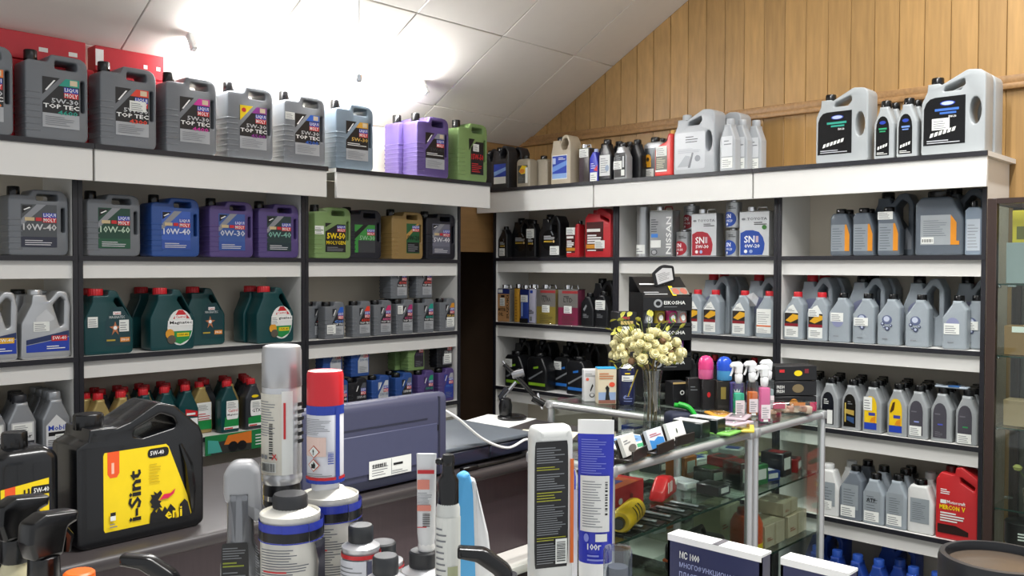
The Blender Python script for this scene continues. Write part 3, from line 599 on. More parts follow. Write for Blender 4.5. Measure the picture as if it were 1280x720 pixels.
bl.pol([(.05, .02), (.46, .02), (.46, .8), (.05, .6)], mat('#31322f', .5)).pol([(.18, .45), (.46, .35), (.46, .98), (.22, .9)], mat('#d8762b', .4)).pol([(.02, .1), (.16, .1), (.12, .7), (.02, .8)], mat('#4aa59a', .4)).ell(.36, .3, .05, .25, INK, 10).ell(.27, .3, .05, .28, INK, 10).lines(.5, .2, .95, .85, 4, PAPER, .35)
o = bl.build('printed_label', bo, ((bx0+bx1)/2, YL-.0125, z-.075))
BKB = container('bkb', 'shoulder', .085, .2, .055, mat('#15161a', .35), PLBLACK, lambda l: l.rect(.15, .15, .85, .5, mat('#2d2f35', .4)))
for pr in (262, 284, 306, 328, 350, 372): left(BKB, pr, ZL[3], 'oil_bottle', 'black oil bottle on the dark shelf below the green banner', BOT, group='black bottles below the banner')
# stacked small cans near the doorway
BLU = '#274c8f'; VIO = '#52427a'
Q = {'k': lm1('q1', '#16171d', '#55585f', '10W-40', '#b5b7bb', title=None, bg='#1b1c22'), 'b': lm1('q2', BLU, '#c7cbd0', '5W-40', '#7a8aa0', title=None, bg='#b9bcc0'), 'b2': lm1('q3', BLU, '#6f7480', '10W-40', '#e0e0e0', title=None), 'v': lm1('q4', VIO, '#1d9a6a', '0W-40', '#2f9a7a', title=None, bg='#3a2a5a'),
     'v2': lm1('q5', VIO, '#a9abb0', '0W-30', '#4f7fd0', title=None, bg='#2b3f9a'), 'g': lm1('q6', '#76925a', '#2f2336', '5W-50', '#5a4a6a', title=None, bg='#2b2430'), 'n': lm1('q7', '#15171c', '#2f7a4a', '5W-30', '#b0b0b0', title=None, st='mid')}
for pr, k, up_, lb in ((459, 'k', 0, 'small black oil can under the blue one'), (487, 'b', 0, 'small blue oil can with pale grey label in the lower row'), (516, 'b2', 0, 'small blue oil can with black label in the lower row'), (543, 'v', 0, 'small purple oil can with green flash'), (568, 'v2', 0, 'small purple oil can with blue label beside the doorway'),
    (462, 'b', 1, 'small blue oil can stacked on the black one'), (531, 'g', 1, 'small green oil can stacked over the purple and blue cans'), (566, 'n', 1, 'small black oil can with a price tag stacked on the purple one')):
    left(Q[k], pr, z+.1688*up_, 'oil_can', lb, 'oil can', back=.016*up_, group='small coloured cans near the doorway')
left(Q['b2'], 436, z, 'oil_can', 'small blue oil can hidden behind the spray can', 'oil can', group='small coloured cans near the doorway'); left(Q['b'], 428, z+.1688, 'oil_can', 'small blue oil can on the upper row behind the red cap', 'oil can', back=.03, group='small coloured cans near the doorway')
left(Q['g'], 515, z+.1688, 'oil_can', 'small green oil can behind the front green one', 'oil can', back=.08); left(Q['b2'], 508, z, 'oil_can', 'small blue oil can in the back row', 'oil can', back=.085)
# ================================================================= right run, top board
ov = .07; gt = 'containers on the top of the right-hand shelving'
BJ = container('bj', 'ring_jug', .13, .235, .075, mat('#27282c', .4), PLBLACK, lambda l: l.rect(.15, .12, .85, .58, BLUEP).pol([(.15, .3), (.85, .42), (.85, .5), (.15, .4)], mat('#7fa4d8', .4)).rect(.15, .12, .85, .28, PAPER))
right(BJ, 614, ZT, 'oil_jug', 'black ring-handled oil jug with a blue and white label', JUG, over=ov); right(container('bj2', 'ring_jug', .13, .235, .075, mat('#27282c', .4), PLBLACK), 630, ZT, 'oil_jug', 'black ring-handled oil jug turned behind the beige bottles', JUG, over=ov-.09)
right(container('bj2', 'ring_jug', .13, .235, .075, mat('#27282c', .4), PLBLACK), 601, ZT, 'oil_jug', 'black ring-handled oil jug hidden behind the green jug on the top board', JUG, over=ov-.06)
BEI = mat('#a59c8b', .4); lbe = lambda l: l.rect(.12, .12, .88, .68, mat('#4a4d4a', .4)).pol([(.2, .5), (.45, .68), (.8, .64), (.7, .42), (.4, .4)], YELP).ell(.45, .5, .2, .07, mat('#e08a1e', .4), 12).rect(.7, .12, .88, .6, PAPER).lines(.2, .16, .6, .36, 4, GREYINK, .3)
B1 = container('b1', 'flat_top', .095, .172, .07, BEI, PLBLACK, lbe)
right(B1, 645, ZT, 'oil_bottle', 'beige oil bottle with a yellow flower-like print', BOT, over=ov); right(container('b1n', 'flat_top', .095, .172, .07, BEI, PLBLACK), 664, ZT, 'oil_bottle', 'plain beige oil bottle beside the printed beige one', BOT, over=ov-.05)
lbj = lambda l: l.rect(.08, .10, .84, .60, PAPER).rect(.09, .12, .82, .58, BLUEP).pol([(.09, .25), (.82, .38), (.82, .48), (.09, .36)], mat('#6f95d8', .35)).rect(.1, .42, .26, .54, mat('#b9c6e4', .4)).lines(.4, .5, .78, .56, 2, WHITE, .4).rect(.09, .12, .82, .22, mat('#8fb0e0', .4))
right(container('ring', 'ring_jug', .132, .252, .09, mat('#b9ad98', .4), PLBLACK, lbj), 688, ZT, 'oil_jug', 'beige ring-handled oil jug with a blue picture label', JUG, over=ov)
right(rect_tin('dtin', .07, .19, .06, mat('#3a332f', .4), lambda l: l.sticker(.1, .74, .9, .98).rect(.1, .0, .5, .7, mat('#2a1420', .4))), 722, ZT, 'oil_tin', 'dark brown tin with a white tag stuck at its top', TIN, over=ov-.03)
right(container('blu', 'shield', .055, .165, .045, mat('#3038b4', .35), mat('#a9b6d8', .4), lambda l: l.rect(.1, .02, .9, .28, PAPER).lines(.2, .05, .8, .25, 3, GREYINK, .3).pol([(.5, .34), (.95, .30), (.95, .5)], REDP).lines(.2, .4, .7, .6, 3, WHITE, .3)), 736, ZT, 'oil_bottle', 'small royal blue bottle with white strip at the bottom', BOT, over=ov)
BK1 = container('bk1', 'shoulder', .08, .205, .05, mat('#15161a', .35), PLBLACK, lambda l: l.rect(.12, .12, .92, .62, mat('#d5d7d6', .4)).lines(.2, .2, .8, .58, 7, GREYINK, .3).ell(.7, .3, .15, .08, mat('#8fa0b8', .4), 10))
right(BK1, 747, ZT, 'oil_bottle', 'black bottle with a large whitish label', BOT, over=ov)
BKn = container('bkn', 'shoulder', .075, .2, .05, mat('#15161a', .35), PLBLACK)
for pl, bk in ((744, .08), (762, .06), (772, .09), (784, .07)): right(BKn, pl, ZT, 'oil_bottle', 'plain black bottle behind the front row on the top board', BOT, over=ov-bk, group='plain black bottles on the top board')
def lab_ravenol(l): l.rect(.1, .06, .92, .72, INK).sticker(.02, .28, .66, .5).rect(.1, .06, .6, .24, INK).rect(.72, .32, .84, .62, mat('#c9cbcd', .4)).lines(.2, .52, .6, .68, 3, GREYINK, .4).rect(.62, .1, .88, .26, PAPER)
GB = mat('#a7a9ab', .35, .3)
right(container('rav', 'shoulder', .078, .182, .055, GB, PLBLACK, lab_ravenol), 766, ZT, 'oil_bottle', 'grey bottle with a black label and long black cap', BOT, over=ov)
def lab_zic(l):
    l.rect(.10, .06, .94, .74, mat('#2c3138', .35)).pol([(.1, .4), (.3, .74), (.6, .74), (.4, .4)], mat('#46525c', .35)).ell(.26, .48, .16, .12, mat('#e2a321', .35), 16).ell(.25, .48, .07, .05, INK, 12).pol([(.2, .3), (.42, .3), (.42, .42), (.2, .4)], mat('#e2a321', .35))
    l.sticker(.04, .06, .56, .26).text('Ioil', .70, .38, .88, .70, WHITE, up=True).rect(.68, .08, .92, .34, PAPER)
right(container('zic', 'flat_top', .115, .212, .07, GB, PLBLACK, lab_zic), 785, ZT, 'oil_jug', 'grey oil can with orange numeral on its black label', JUG, over=ov)
right(container('bkh', 'arch_jug', .12, .215, .07, mat('#4b4d52', .4), PLBLACK), 800, ZT, 'oil_jug', 'dark grey arched-handle jug behind the red bottle', JUG, over=ov-.1)
def lab_valv(l): l.rect(.08, .14, .72, .62, mat('#4b4a3c', .4)).sticker(.1, .44, .7, .66).lines(.14, .18, .66, .42, 6, mat('#c9c4a8', .4), .35).rect(.08, .1, .72, .14, PAPER)
right(container('valv', 'side_neck', .1, .215, .06, mat('#d0332c', .35), mat('#c79a45', .4), lab_valv), 817, ZT, 'oil_bottle', 'red side-neck bottle with a gold cap', BOT, over=ov)
WJ = mat('#a9adb1', .4, noise=.03)
def lab_clear(l): l.rr(.05, .08, .78, .66, .04, mat('#b9bdc1', .3)).lines(.3, .50, .62, .62, 3, INK, .3).pol([(.1, .12), (.3, .3), (.42, .28), (.4, .12)], mat('#8f949a', .3)).pol([(.36, .1), (.46, .34), (.5, .33), (.42, .1)], mat('#4f545c', .3)).ell(.6, .24, .07, .05, mat('#6b7078', .3), 12).lines(.12, .34, .7, .42, 3, mat('#9aa0a8', .4), .3)
OJ = container('oj', 'oval_jug', .215, .29, .10, WJ, WJ, lab_clear)
right(OJ, 841, ZT, 'oil_jug', 'large pale grey oil jug with an oval grip hole', JUG, over=ov); right(container('ojn', 'oval_jug', .215, .285, .10, WJ, WJ), 873, ZT, 'oil_jug', 'large pale grey oil jug behind the pale bottles', JUG, over=ov-.125)
WBt = container('wb', 'shoulder', .078, .235, .055, WJ, WJ, lambda l: l.rect(.14, .06, .84, .26, PAPER).lines(.2, .09, .8, .24, 4, GREYINK, .3).rect(.14, .28, .84, .66, mat('#d2d5d8', .4)).lines(.3, .5, .8, .62, 2, GREYINK, .3))
for pl, bk in ((898, 0), (913, .06), (928, .1)): right(WBt, pl, ZT, 'oil_bottle', 'slim pale grey bottle beside the large pale grey jug', BOT, over=ov-bk, group='slim pale grey bottles')
FG = mat('#a4a9ab', .38, noise=.03); DKL = mat('#0a0b0e', .25)
def lab_ford(hue, st=False):
    def f(l):
        l.pol([(.04, .12), (.70, .12), (.70, .70), (.22, .70), (.14, .685), (.08, .64), (.045, .57)], DKL).ell(.42, .62, .12, .03, BLUEP, 16).ell(.42, .62, .10, .022, mat('#b9c4da', .3), 16).rect(.22, .53, .60, .56, mat(hue, .35)).rect(.3, .49, .56, .515, mat(hue, .35))
        l.text('5W-30', .44, .44, .56, .47, WHITE)
        for k in range(6): l.pol([(.14+.07*k, .21+.012*k), (.19+.07*k, .22+.012*k), (.21+.07*k, .27+.012*k), (.16+.07*k, .26+.012*k)], PAPER)
        l.lines(.1, .14, .66, .19, 2, mat('#c0c3c8', .4), .45)
        if st: l.sticker(.18, .30, .46, .44)
    return f
def lab_ford1(hue):
    def f(l):
        l.pol([(.12, .06), (.78, .06), (.78, .5), (.75, .6), (.67, .68), (.56, .72), (.45, .73), (.34, .72), (.23, .68), (.15, .6), (.12, .5)], DKL).ell(.45, .62, .16, .03, BLUEP, 12).rect(.26, .5, .66, .53, mat(hue, .3)).rect(.3, .46, .6, .48, mat(hue, .3))
        for k in range(4): l.pol([(.2+.13*k, .16+.015*k), (.29+.13*k, .17+.015*k), (.31+.13*k, .22+.015*k), (.22+.13*k, .21+.015*k)], PAPER)
        l.lines(.18, .08, .74, .13, 2, PAPER, .4)
    return f
FJ1, FJ2 = container('fj1', 'oval_jug', .215, .297, .10, FG, PLBLACK, lab_ford('#2f9a86')), container('fj2', 'oval_jug', .225, .308, .10, FG, PLBLACK, lab_ford('#3f6fc0', True))
FB1, FB2 = container('fb1', 'shoulder', .078, .23, .055, FG, PLBLACK, lab_ford1('#2f9a6a')), container('fb2', 'shoulder', .078, .23, .055, FG, PLBLACK, lab_ford1('#6f8fd0'))
right(FJ1, 1018, ZT, 'oil_jug', 'pale grey jug with green lettering on a black label', JUG, over=ov); right(FJ2, 1149, ZT, 'oil_jug', 'pale grey jug with blue lettering and a white tag', JUG, over=ov); right(container('fj2n', 'oval_jug', .225, .308, .10, FG, PLBLACK), 1163, ZT, 'oil_jug', 'pale grey jug behind the one with the white tag', JUG, over=ov-.125)
right(FB1, 1090, ZT, 'oil_bottle', 'pale grey bottle with green print between the pale jugs', BOT, over=ov); right(FB2, 1118, ZT, 'oil_bottle', 'pale grey bottle with blue-white print between the pale jugs', BOT, over=ov)
for pl, p_ in ((1101, FB1), (1128, FB2)): right(p_, pl, ZT, 'oil_bottle', 'pale grey bottle behind the pair of printed ones', BOT, over=ov-.07, group='pale grey bottles at the back of the top board')
# ================================================================= right run, first shelf
z = ZR[0]; BKJ = mat('#17181b', .3)
def lab_blk(st=None):
    def f(l):
        l.ell(.5, .4, .34, .24, mat('#0f1012', .2), 20).lines(.26, .42, .8, .52, 3, mat('#b9bbbd', .4), .5).rect(.26, .35, .64, .39, mat('#b08f2f', .4)).ell(.72, .37, .05, .03, mat('#e0c080', .4), 10).pol([(.58, .6), (.64, .6), (.72, .52), (.68, .51)], GREYINK)
        if st: l.sticker(*st)
    return f
gb = 'black containers under the white fascia'
right(container('kb1', 'offset', .07, .175, .05, BKJ, PLBLACK, lab_blk((.2, .06, .8, .3))), 620, z, 'oil_bottle', 'small black bottle with a low price tag at the shelf end', BOT, group=gb)
right(container('kb2', 'arch_jug', .14, .222, .08, BKJ, PLBLACK, lab_blk()), 632, z, 'oil_jug', 'black oil jug without a price tag', JUG, back=.01, group=gb)
right(container('kb3', 'offset', .07, .205, .05, BKJ, PLBLACK, lab_blk((.1, .52, .9, .76))), 657, z, 'oil_bottle', 'black bottle with a price tag near its shoulder', BOT, group=gb)
right(container('kb4', 'arch_jug', .15, .23, .08, BKJ, PLBLACK, lab_blk((.55, .06, .98, .26))), 673, z, 'oil_jug', 'black oil jug with a price tag in its lower corner', JUG, group=gb)
REDJ = mat('#b5222a', .38)
def lab_rd(st):
    def f(l): l.rect(.06, .12, .72, .72, mat('#451a1a', .35)).rect(.08, .52, .6, .58, PAPER).lines(.1, .28, .68, .48, 4, WHITE, .6).rect(.06, .18, .72, .26, mat('#c9892b', .4)).lines(.1, .13, .66, .17, 1, WHITE, .5).sticker(*st)
    return f
right(container('rd1', 'side_neck', .088, .19, .055, REDJ, PLBLACK, lab_rd((.06, .62, .72, .82))), 707, z, 'oil_bottle', 'red bottle with a price tag across its top', BOT)
right(container('rd2', 'loop_jug', .165, .25, .09, REDJ, mat('#b5222a', .4), lab_rd((.40, .18, .78, .34))), 731, z, 'oil_jug', 'red loop-handled oil jug beside the black jugs', JUG)
TINM = mat('#b3b5b6', .28, .7, noise=.05)
right(round_tin('nis1', .034, .25, TINM, lambda l: l.rect(-.1, .06, .9, .24, PAPER).rect(-.25, .1, -.05, .9, mat('#23326f', .4)).rect(-.1, .3, .1, .9, mat('#5a5d62', .4)).lines(-.05, .1, .8, .2, 2, GREYINK, .3)), 792, z, 'oil_tin', 'tall round silver tin with a white tag', TIN)
def lab_nis(l): l.rect(.0, .0, 1, .98, mat('#a8aaac', .3, .6)).text('NISSAN', .72, .06, .95, .86, WHITE, .02, up=True).rect(.06, .42, .36, .5, mat('#3d7fd0', .4)).rect(.04, .2, .5, .36, PAPER).ell(.2, .1, .14, .06, INK, 16).ell(.2, .1, .11, .045, mat('#a8aaac', .4), 16).lines(.06, .54, .4, .84, 6, mat('#55585c', .4), .45)
right(rect_tin('nis', .125, .235, .07, TINM, lab_nis, strap=mat('#a02228', .4)), 812, z, 'oil_tin', 'silver rectangular tin with vertical white lettering', TIN)
def lab_sn(c, v, tw=False):
    C = mat(c, .35)
    def f(l):
        l.rect(0, 0, 1, .99, mat('#cfd2d4', .35, .3)); l.pol([(.03, .03), (.78, .03), (.84, .14), (.86, .28), (.80, .42), (.66, .54), (.45, .58), (.22, .58), (.03, .52)], C)
        l.text('SN', .16, .30, .52, .46, WHITE, .02).rect(.56, .31, .65, .45, mat('#c9b0b8', .4)).text(v, .18, .19, .70, .27, WHITE, .02).ell(.22, .11, .06, .04, WHITE, 14).ell(.40, .11, .06, .04, mat('#9fb0d8', .4), 14).text('TOYOTA', .26, .80, .94, .86, mat('#5a5d63', .3), .01).ell(.14, .83, .07, .025, GREYINK, 12).lines(.5, .70, .96, .78, 2, INK, .4)
        if tw: l.ell(.85, .64, .08, .05, mat('#3f7a35', .4), 14)
    return f
right(rect_tin('sn1', .128, .212, .07, TINM, lab_sn('#a3202f', '5W-30')), 864, z, 'oil_tin', 'silver rectangular tin with a red disc and 5W-30', TIN); right(rect_tin('sn2', .14, .212, .07, TINM, lab_sn('#2148a0', '0W-20', True)), 924, z, 'oil_tin', 'silver rectangular tin with a blue disc and 0W-20', TIN)
def lab_cyl(c):
    def f(l): l.disc(.42, .33, .48, .28, mat(c, .35)); l.text('SN', .2, .36, .56, .52, WHITE, .02).text('5W-30' if c[1] == 'a' else '0W-20', .18, .22, .66, .32, WHITE).ell(.3, .14, .07, .05, WHITE, 10).lines(.4, .72, .9, .84, 2, INK, .4)
    return f
CY1, CY2 = round_tin('cy1', .04, .122, TINM, lab_cyl('#a3202f')), round_tin('cy2', .036, .122, TINM, lab_cyl('#2148a0'))
right(CY1, 841, z, 'oil_tin', 'short round silver tin with a red disc in the front row', TIN); right(CY2, 903, z, 'oil_tin', 'short round tin with blue disc under another', TIN, group='stacked round tins'); right(CY2, 903, z+.129, 'oil_tin', 'short round tin with blue disc on top of another', TIN, group='stacked round tins')
right(CY1, 850, z, 'oil_tin', 'short round red disc tin in the back row, lower one', TIN, back=.09); right(CY1, 850, z+.129, 'oil_tin', 'short round red disc tin in the back row, upper one', TIN, back=.09)
MBG = mat('#5d6670', .4, noise=.04); OR = mat('#e08f1f', .4)
def lab_mb(st=False):
    def f(l):
        l.rect(.06, .1, .72, .66, mat('#8f979e', .4)).lines(.12, .14, .66, .62, 9, mat('#5a636b', .4), .25).pol([(.72, .1), (.94, .1), (.94, .45), (.8, .66), (.72, .66)], OR)
        if st: l.sticker(.02, .74, .7, .9)
    return f
MB1, MB1s = container('mb1', 'slant', .088, .195, .055, MBG, PLBLACK, lab_mb()), container('mb1s', 'slant', .088, .195, .055, MBG, PLBLACK, lab_mb(True))
gm = 'slate bottles with orange stripes'
right(MB1, 1037, z, 'oil_bottle', 'slate grey bottle with orange stripe at the row end', BOT, group=gm); right(MB1, 1065, z, 'oil_bottle', 'slate grey bottle with orange stripe between two like it', BOT, group=gm); right(MB1s, 1096, z, 'oil_bottle', 'slate grey orange-striped bottle with a tag at the neck', BOT, group=gm)
for pl in (1046, 1071): right(MB1, pl, z, 'oil_bottle', 'slate grey bottle whose cap shows behind the striped row', BOT, back=.07, group='slate bottles at the back')
right(container('mbj0', 'arch_jug', .18, .265, .09, MBG, PLBLACK, lambda l: l.pol([(.8, .1), (.96, .1), (.96, .3), (.84, .45)], mat('#8a8f96', .4))), 1083, z, 'oil_jug', 'plain slate jug behind the striped bottles', JUG, back=.1)
def lab_mb5(l): l.rect(.12, .16, .74, .62, mat('#a2a8ac', .3)).pol([(.74, .16), (.92, .16), (.92, .22), (.86, .22), (.86, .5), (.74, .62)], OR).lines(.18, .3, .7, .56, 8, mat('#6a7178', .4), .25).rect(.14, .18, .40, .28, PAPER).bars(.16, .2, .38, .25, INK, 10)
right(container('mb5', 'slant', .178, .25, .10, MBG, PLBLACK, lab_mb5), 1143, z, 'oil_jug', 'large slate jug with an orange stripe and barcode', JUG)
right(container('mbh', 'arch_jug', .2, .27, .09, MBG, PLBLACK), 1165, z, 'oil_jug', 'large slate jug whose arched handle rises at the back', JUG, back=.13)
right(container('mbr', 'flat_top', .06, .205, .055, mat('#7d8b9a', .4), PLBLACK, lambda l: l.rect(.1, .08, .9, .66, mat('#b4bdc6', .4)).lines(.18, .14, .84, .6, 8, GREYINK, .2)), 1211, z, 'oil_bottle', 'bluish grey bottle beside the brown cabinet', BOT)
# ================================================================= right run, second shelf
z = ZR[1]
def lab_suz(l): l.rect(0, 0, 1, .84, mat('#b98a5c', .4)).rect(0, .84, 1, .99, mat('#23306f', .4)).rect(.04, .87, .42, .97, PAPER).text('SUZUKI', .76, .1, .94, .8, INK, .02, up=True).text('MOTOR', .06, .32, .68, .42, INK, .03).text('OIL', .06, .18, .5, .28, INK).sticker(.2, .48, .62, .72).rect(.3, .74, .6, .8, INK)
right(rect_tin('suz', .088, .2, .06, TINM, lab_suz), 621, z, 'oil_tin', 'brown and navy tin with vertical lettering', TIN)
right(rect_tin('ora', .035, .205, .06, mat('#b98a2f', .4), lambda l: l.lines(.3, .1, .8, .8, 8, mat('#8a5f1f', .4), .3)), 642, z, 'oil_tin', 'narrow mustard yellow tin beside the navy one', TIN)
right(rect_tin('nav', .058, .2, .06, mat('#28408f', .4), lambda l: l.rect(0, .82, 1, .99, mat('#1a2760', .4)).sticker(.1, .62, .95, .82).rect(.2, .2, .34, .6, mat('#9ab0e0', .4)).rect(0, 0, 1, .14, INK)), 650, z, 'oil_tin', 'navy blue tin with a price tag near its top', TIN)
right(rect_tin('whi', .05, .205, .06, mat('#c3c2d6', .4), lambda l: l.lines(.1, .28, .8, .4, 3, INK, .5).rect(.2, .86, .6, .94, BLUEP).rect(.2, .08, .5, .2, GREYINK)), 660, z, 'oil_tin', 'narrow white tin between the navy and olive tins', TIN)
def lab_hon(c, t): 
    return lambda l: l.rect(0, 0, 1, .99, mat('#716e6a', .4)).rect(0, 0, 1, .5, mat(c, .4)).rect(.2, .88, 1, .95, mat('#a03236', .4)).text(t, .28, .64, .74, .76, INK, .01).lines(.28, .78, .72, .83, 1, INK, .5).sticker(.3, .34, .7, .54).lines(.2, .06, .9, .3, 5, mat('#4a4238', .4), .25)
right(rect_tin('hon1', .125, .205, .07, mat('#8a7c4a', .4), lab_hon('#8a7a35', 'ULTRA')), 671, z, 'oil_tin', 'grey and olive gold tin with a price tag', TIN, rz=.05); right(rect_tin('hon2', .125, .205, .07, mat('#6d2f45', .4), lab_hon('#7a2444', 'LTD')), 698, z, 'oil_tin', 'grey and maroon tin with a price tag', TIN, rz=.05)
KS = lambda st: (lambda l: l.pol([(.2, .52), (.42, .66), (.5, .62), (.3, .46)], GREYINK).lines(.2, .28, .66, .4, 3, GREYINK, .4).__class__ and (l.sticker(.1, .5, .8, .76) if st else None))
right(container('ks1', 'shield', .085, .175, .055, BKJ, PLBLACK, KS(False)), 726, z, 'oil_bottle', 'black bottle beside the maroon tin, no price tag', BOT); right(container('ks2', 'shield', .088, .185, .055, BKJ, PLBLACK, KS(True)), 743, z, 'oil_bottle', 'black bottle with price tag next to the bay edge', BOT)
right(container('ks3', 'arch_jug', .15, .25, .08, BKJ, PLBLACK), 738, z, 'oil_jug', 'black oil jug standing behind the black bottles', JUG, back=.08)
TG = mat('#98a1a8', .4, noise=.04)
def lab_toy(st=None, kind='y'):
    def f(l):
        if kind == 'y': l.pol([(.1, .06), (.78, .06), (.78, .56), (.52, .74), (.34, .70), (.1, .56)], PAPER).rect(.1, .31, .78, .56, mat('#2a2420', .4)).pol([(.14, .40), (.5, .54), (.78, .52), (.78, .44), (.4, .36)], mat('#e0a92b', .35)).rect(.1, .28, .78, .34, mat('#8a1f2a', .4)).lines(.2, .1, .72, .24, 4, GREYINK, .3).lines(.25, .6, .62, .66, 2, GREYINK, .3)
        if kind == 'b': l.ell(.45, .50, .22, .088, mat('#5f6888', .3), 18).ell(.43, .515, .13, .055, mat('#c3cbdc', .2), 14); [(l.ell(.45+a_, .36+b_, r_, r_*.42, mat('#4a5068', .2), 12), l.ell(.44+a_, .365+b_, r_*.5, r_*.22, mat('#b9c2d8', .2), 10)) for a_, b_, r_ in ((-.19, .06, .09), (.02, -.03, .11), (-.12, -.0, .06), (.17, .03, .07))]; l.lines(.25, .12, .65, .15, 1, GREYINK, .5)
        if kind == 'w': l.rect(.08, .1, .84, .62, PAPER).lines(.14, .3, .8, .58, 6, GREYINK, .2).rect(.08, .24, .84, .27, mat('#e0703a', .4)).lines(.14, .12, .7, .22, 3, GREYINK, .2)
        if kind == 'v': l.ell(.45, .45, .28, .14, mat('#8a8fb0', .35), 18).lines(.25, .12, .65, .15, 1, GREYINK, .5)
        if st: l.sticker(*st)
    return f
T = {k: container('ty'+k, 'offset', .09, .206, .058, TG, RCAP if k in 'yzw' else PLBLACK, lb) for k, lb in (('y', lab_toy()), ('z', lab_toy((.1, .5, .62, .66))), ('w', lab_toy(None, 'w')), ('a', lab_toy((.12, .42, .72, .6), 'v')), ('b', lab_toy((.1, .36, .74, .52), 'b')), ('c', lab_toy(None, 'b')), ('d', lab_toy((.1, .28, .72, .48), 'v')))}
TJ = {k: container('tj'+k, 'arch_jug', .162, .278, .085, TG, c_, lambda l: l.ell(.45, .5, .3, .14, mat('#868ba8', .35), 18)) for k, c_ in (('r', RCAP), ('k', PLBLACK))}
gy_ = 'grey litre bottles on the middle shelf'
for pl, k, lb in ((856, 'y', 'grey bottle with yellow car picture half hidden by the black rack'), (878, 'y', 'grey red-capped bottle with yellow car picture before a jug'), (914, 'y', 'grey red-capped bottle with yellow car picture in the middle'), (947, 'w', 'grey red-capped bottle with plain white label'),
    (979, 'y', 'grey red-capped bottle with yellow car picture by the bay edge'), (1009, 'z', 'grey red-capped bottle with a tag over the car picture'), (1036, 'a', 'grey black-capped bottle with a square price tag'), (1066, 'b', 'grey black-capped bottle with a tag over silver beads'), (1097, 'c', 'grey black-capped bottle with silver beads, beside the tagged one'),
    (1132, 'c', 'grey black-capped bottle with silver beads, before a jug'), (1178, 'd', 'grey black-capped bottle with a low price tag'), (1212, 'b', 'grey bottle half hidden by the brown cabinet')):
    right(T[k], pl, z, 'oil_bottle', lb, BOT, group=gy_)
for pl, k, lb in ((874, 'r', 'grey arched jug with red cap behind the car picture bottle'), (930, 'r', 'grey arched jug with red cap behind the white label bottle'), (996, 'r', 'grey arched jug with red cap behind the first bay bottles'), (1058, 'k', 'grey arched jug with black cap behind the tagged bottles'), (1128, 'k', 'grey arched jug with black cap behind the bead bottles'), (1198, 'k', 'grey arched jug partly behind the brown cabinet')):
    right(TJ[k], pl, z, 'oil_jug', lb, JUG, back=.085, group='grey arched jugs')
for pl, k in ((1012, 'r'), (1072, 'k'), (1142, 'k'), (888, 'r')): right(TJ[k], pl, z, 'oil_jug', 'grey arched jug at the very back of the middle shelf', JUG, back=.18, group='grey arched jugs at the back')
foil = MB(); foil.add([(-.02, 0, .0), (.02, -.004, .005), (.03, 0, .04), (.0, .006, .065), (-.03, 0, .05), (0, -.014, .03)], [(0, 1, 5), (1, 2, 5), (2, 3, 5), (3, 4, 5), (4, 0, 5), (4, 3, 2, 1, 0)], mat('#c9cdd2', .15, .6)); p = foil.build('foil_pouch', None, (XR+.02, RY(941, XR+.02), z+.135), -pi/2)
tag(p, 'crumpled foil pouch wedged between two grey bottles', 'pouch')
# ================================================================= right run, third shelf
z = ZR[2]
def lab_blkc(c, st=False):
    def f(l):
        l.pol([(.1, .3), (.8, .55), (.84, .52), (.14, .26)], GREYINK).rect(.1, .12, .95, .2, mat(c, .35)); l.pol([(.35, .62), (.6, .66), (.6, .6), (.35, .57)], mat(c, .35))
        if st: l.sticker(.05, .56, .42, .78)
    return f
gk = 'black jugs on the low shelf'
for pl, c, st, lb in ((631, '#7fae2b', True, 'black oil jug with green flash and price tag'), (659, '#8fbf2f', False, 'black oil jug with green flash, no tag'), (679, '#2b6fc0', True, 'black oil jug with blue band and price tag'), (708, '#2b6fc0', False, 'black oil jug with blue band, no tag')):
    right(container('lo'+c+str(st), 'slant', .14, .2, .085, BKJ, PLBLACK, lab_blkc(c, st)), pl, z, 'oil_jug', lb, JUG, group=gk)
for pl in (640, 665, 690, 715): right(container('lobk', 'arch_jug', .14, .26, .08, BKJ, PLBLACK), pl, z, 'oil_jug', 'tall black jug at the back of the low shelf', JUG, back=.11, group='tall black jugs at the back')
o = tag(MB().box(-.055, .055, -.04, .04, 0, .13, mat('#9a94a2', .4), .002, 1).build('small_carton', None, (XR+.17, RY(754, XR+.17)-.0, z+.0005), -pi/2), 'small grey carton with a red slash on the low shelf', 'carton')
Lab(.11, .13, .08).pol([(.2, .3), (.95, .8), (.95, .7), (.4, .3)], mat('#8a2f3a', .4)).lines(.1, .7, .5, .85, 2, INK, .4).build('printed_label', o)
for pl in (782, 808, 834, 858, 882, 906, 930): right(container('loe'+str(pl in (882, 930)), 'arch_jug', .1, .262, .07, BKJ, RCAP if pl in (882, 930) else PLBLACK, lambda l: l.rect(.1, .1, .8, .5, mat('#2b2022', .4)).lines(.15, .15, .7, .45, 5, GREYINK, .3)), pl, z, 'oil_jug', 'dark oil jug with a red cap behind the glass counter goods' if pl in (882, 930) else 'dark oil jug with a black cap behind the glass counter goods', JUG, back=.03, group='dark jugs behind the glass counter')
VG = mat('#a4a8aa', .36, .25, noise=.04)
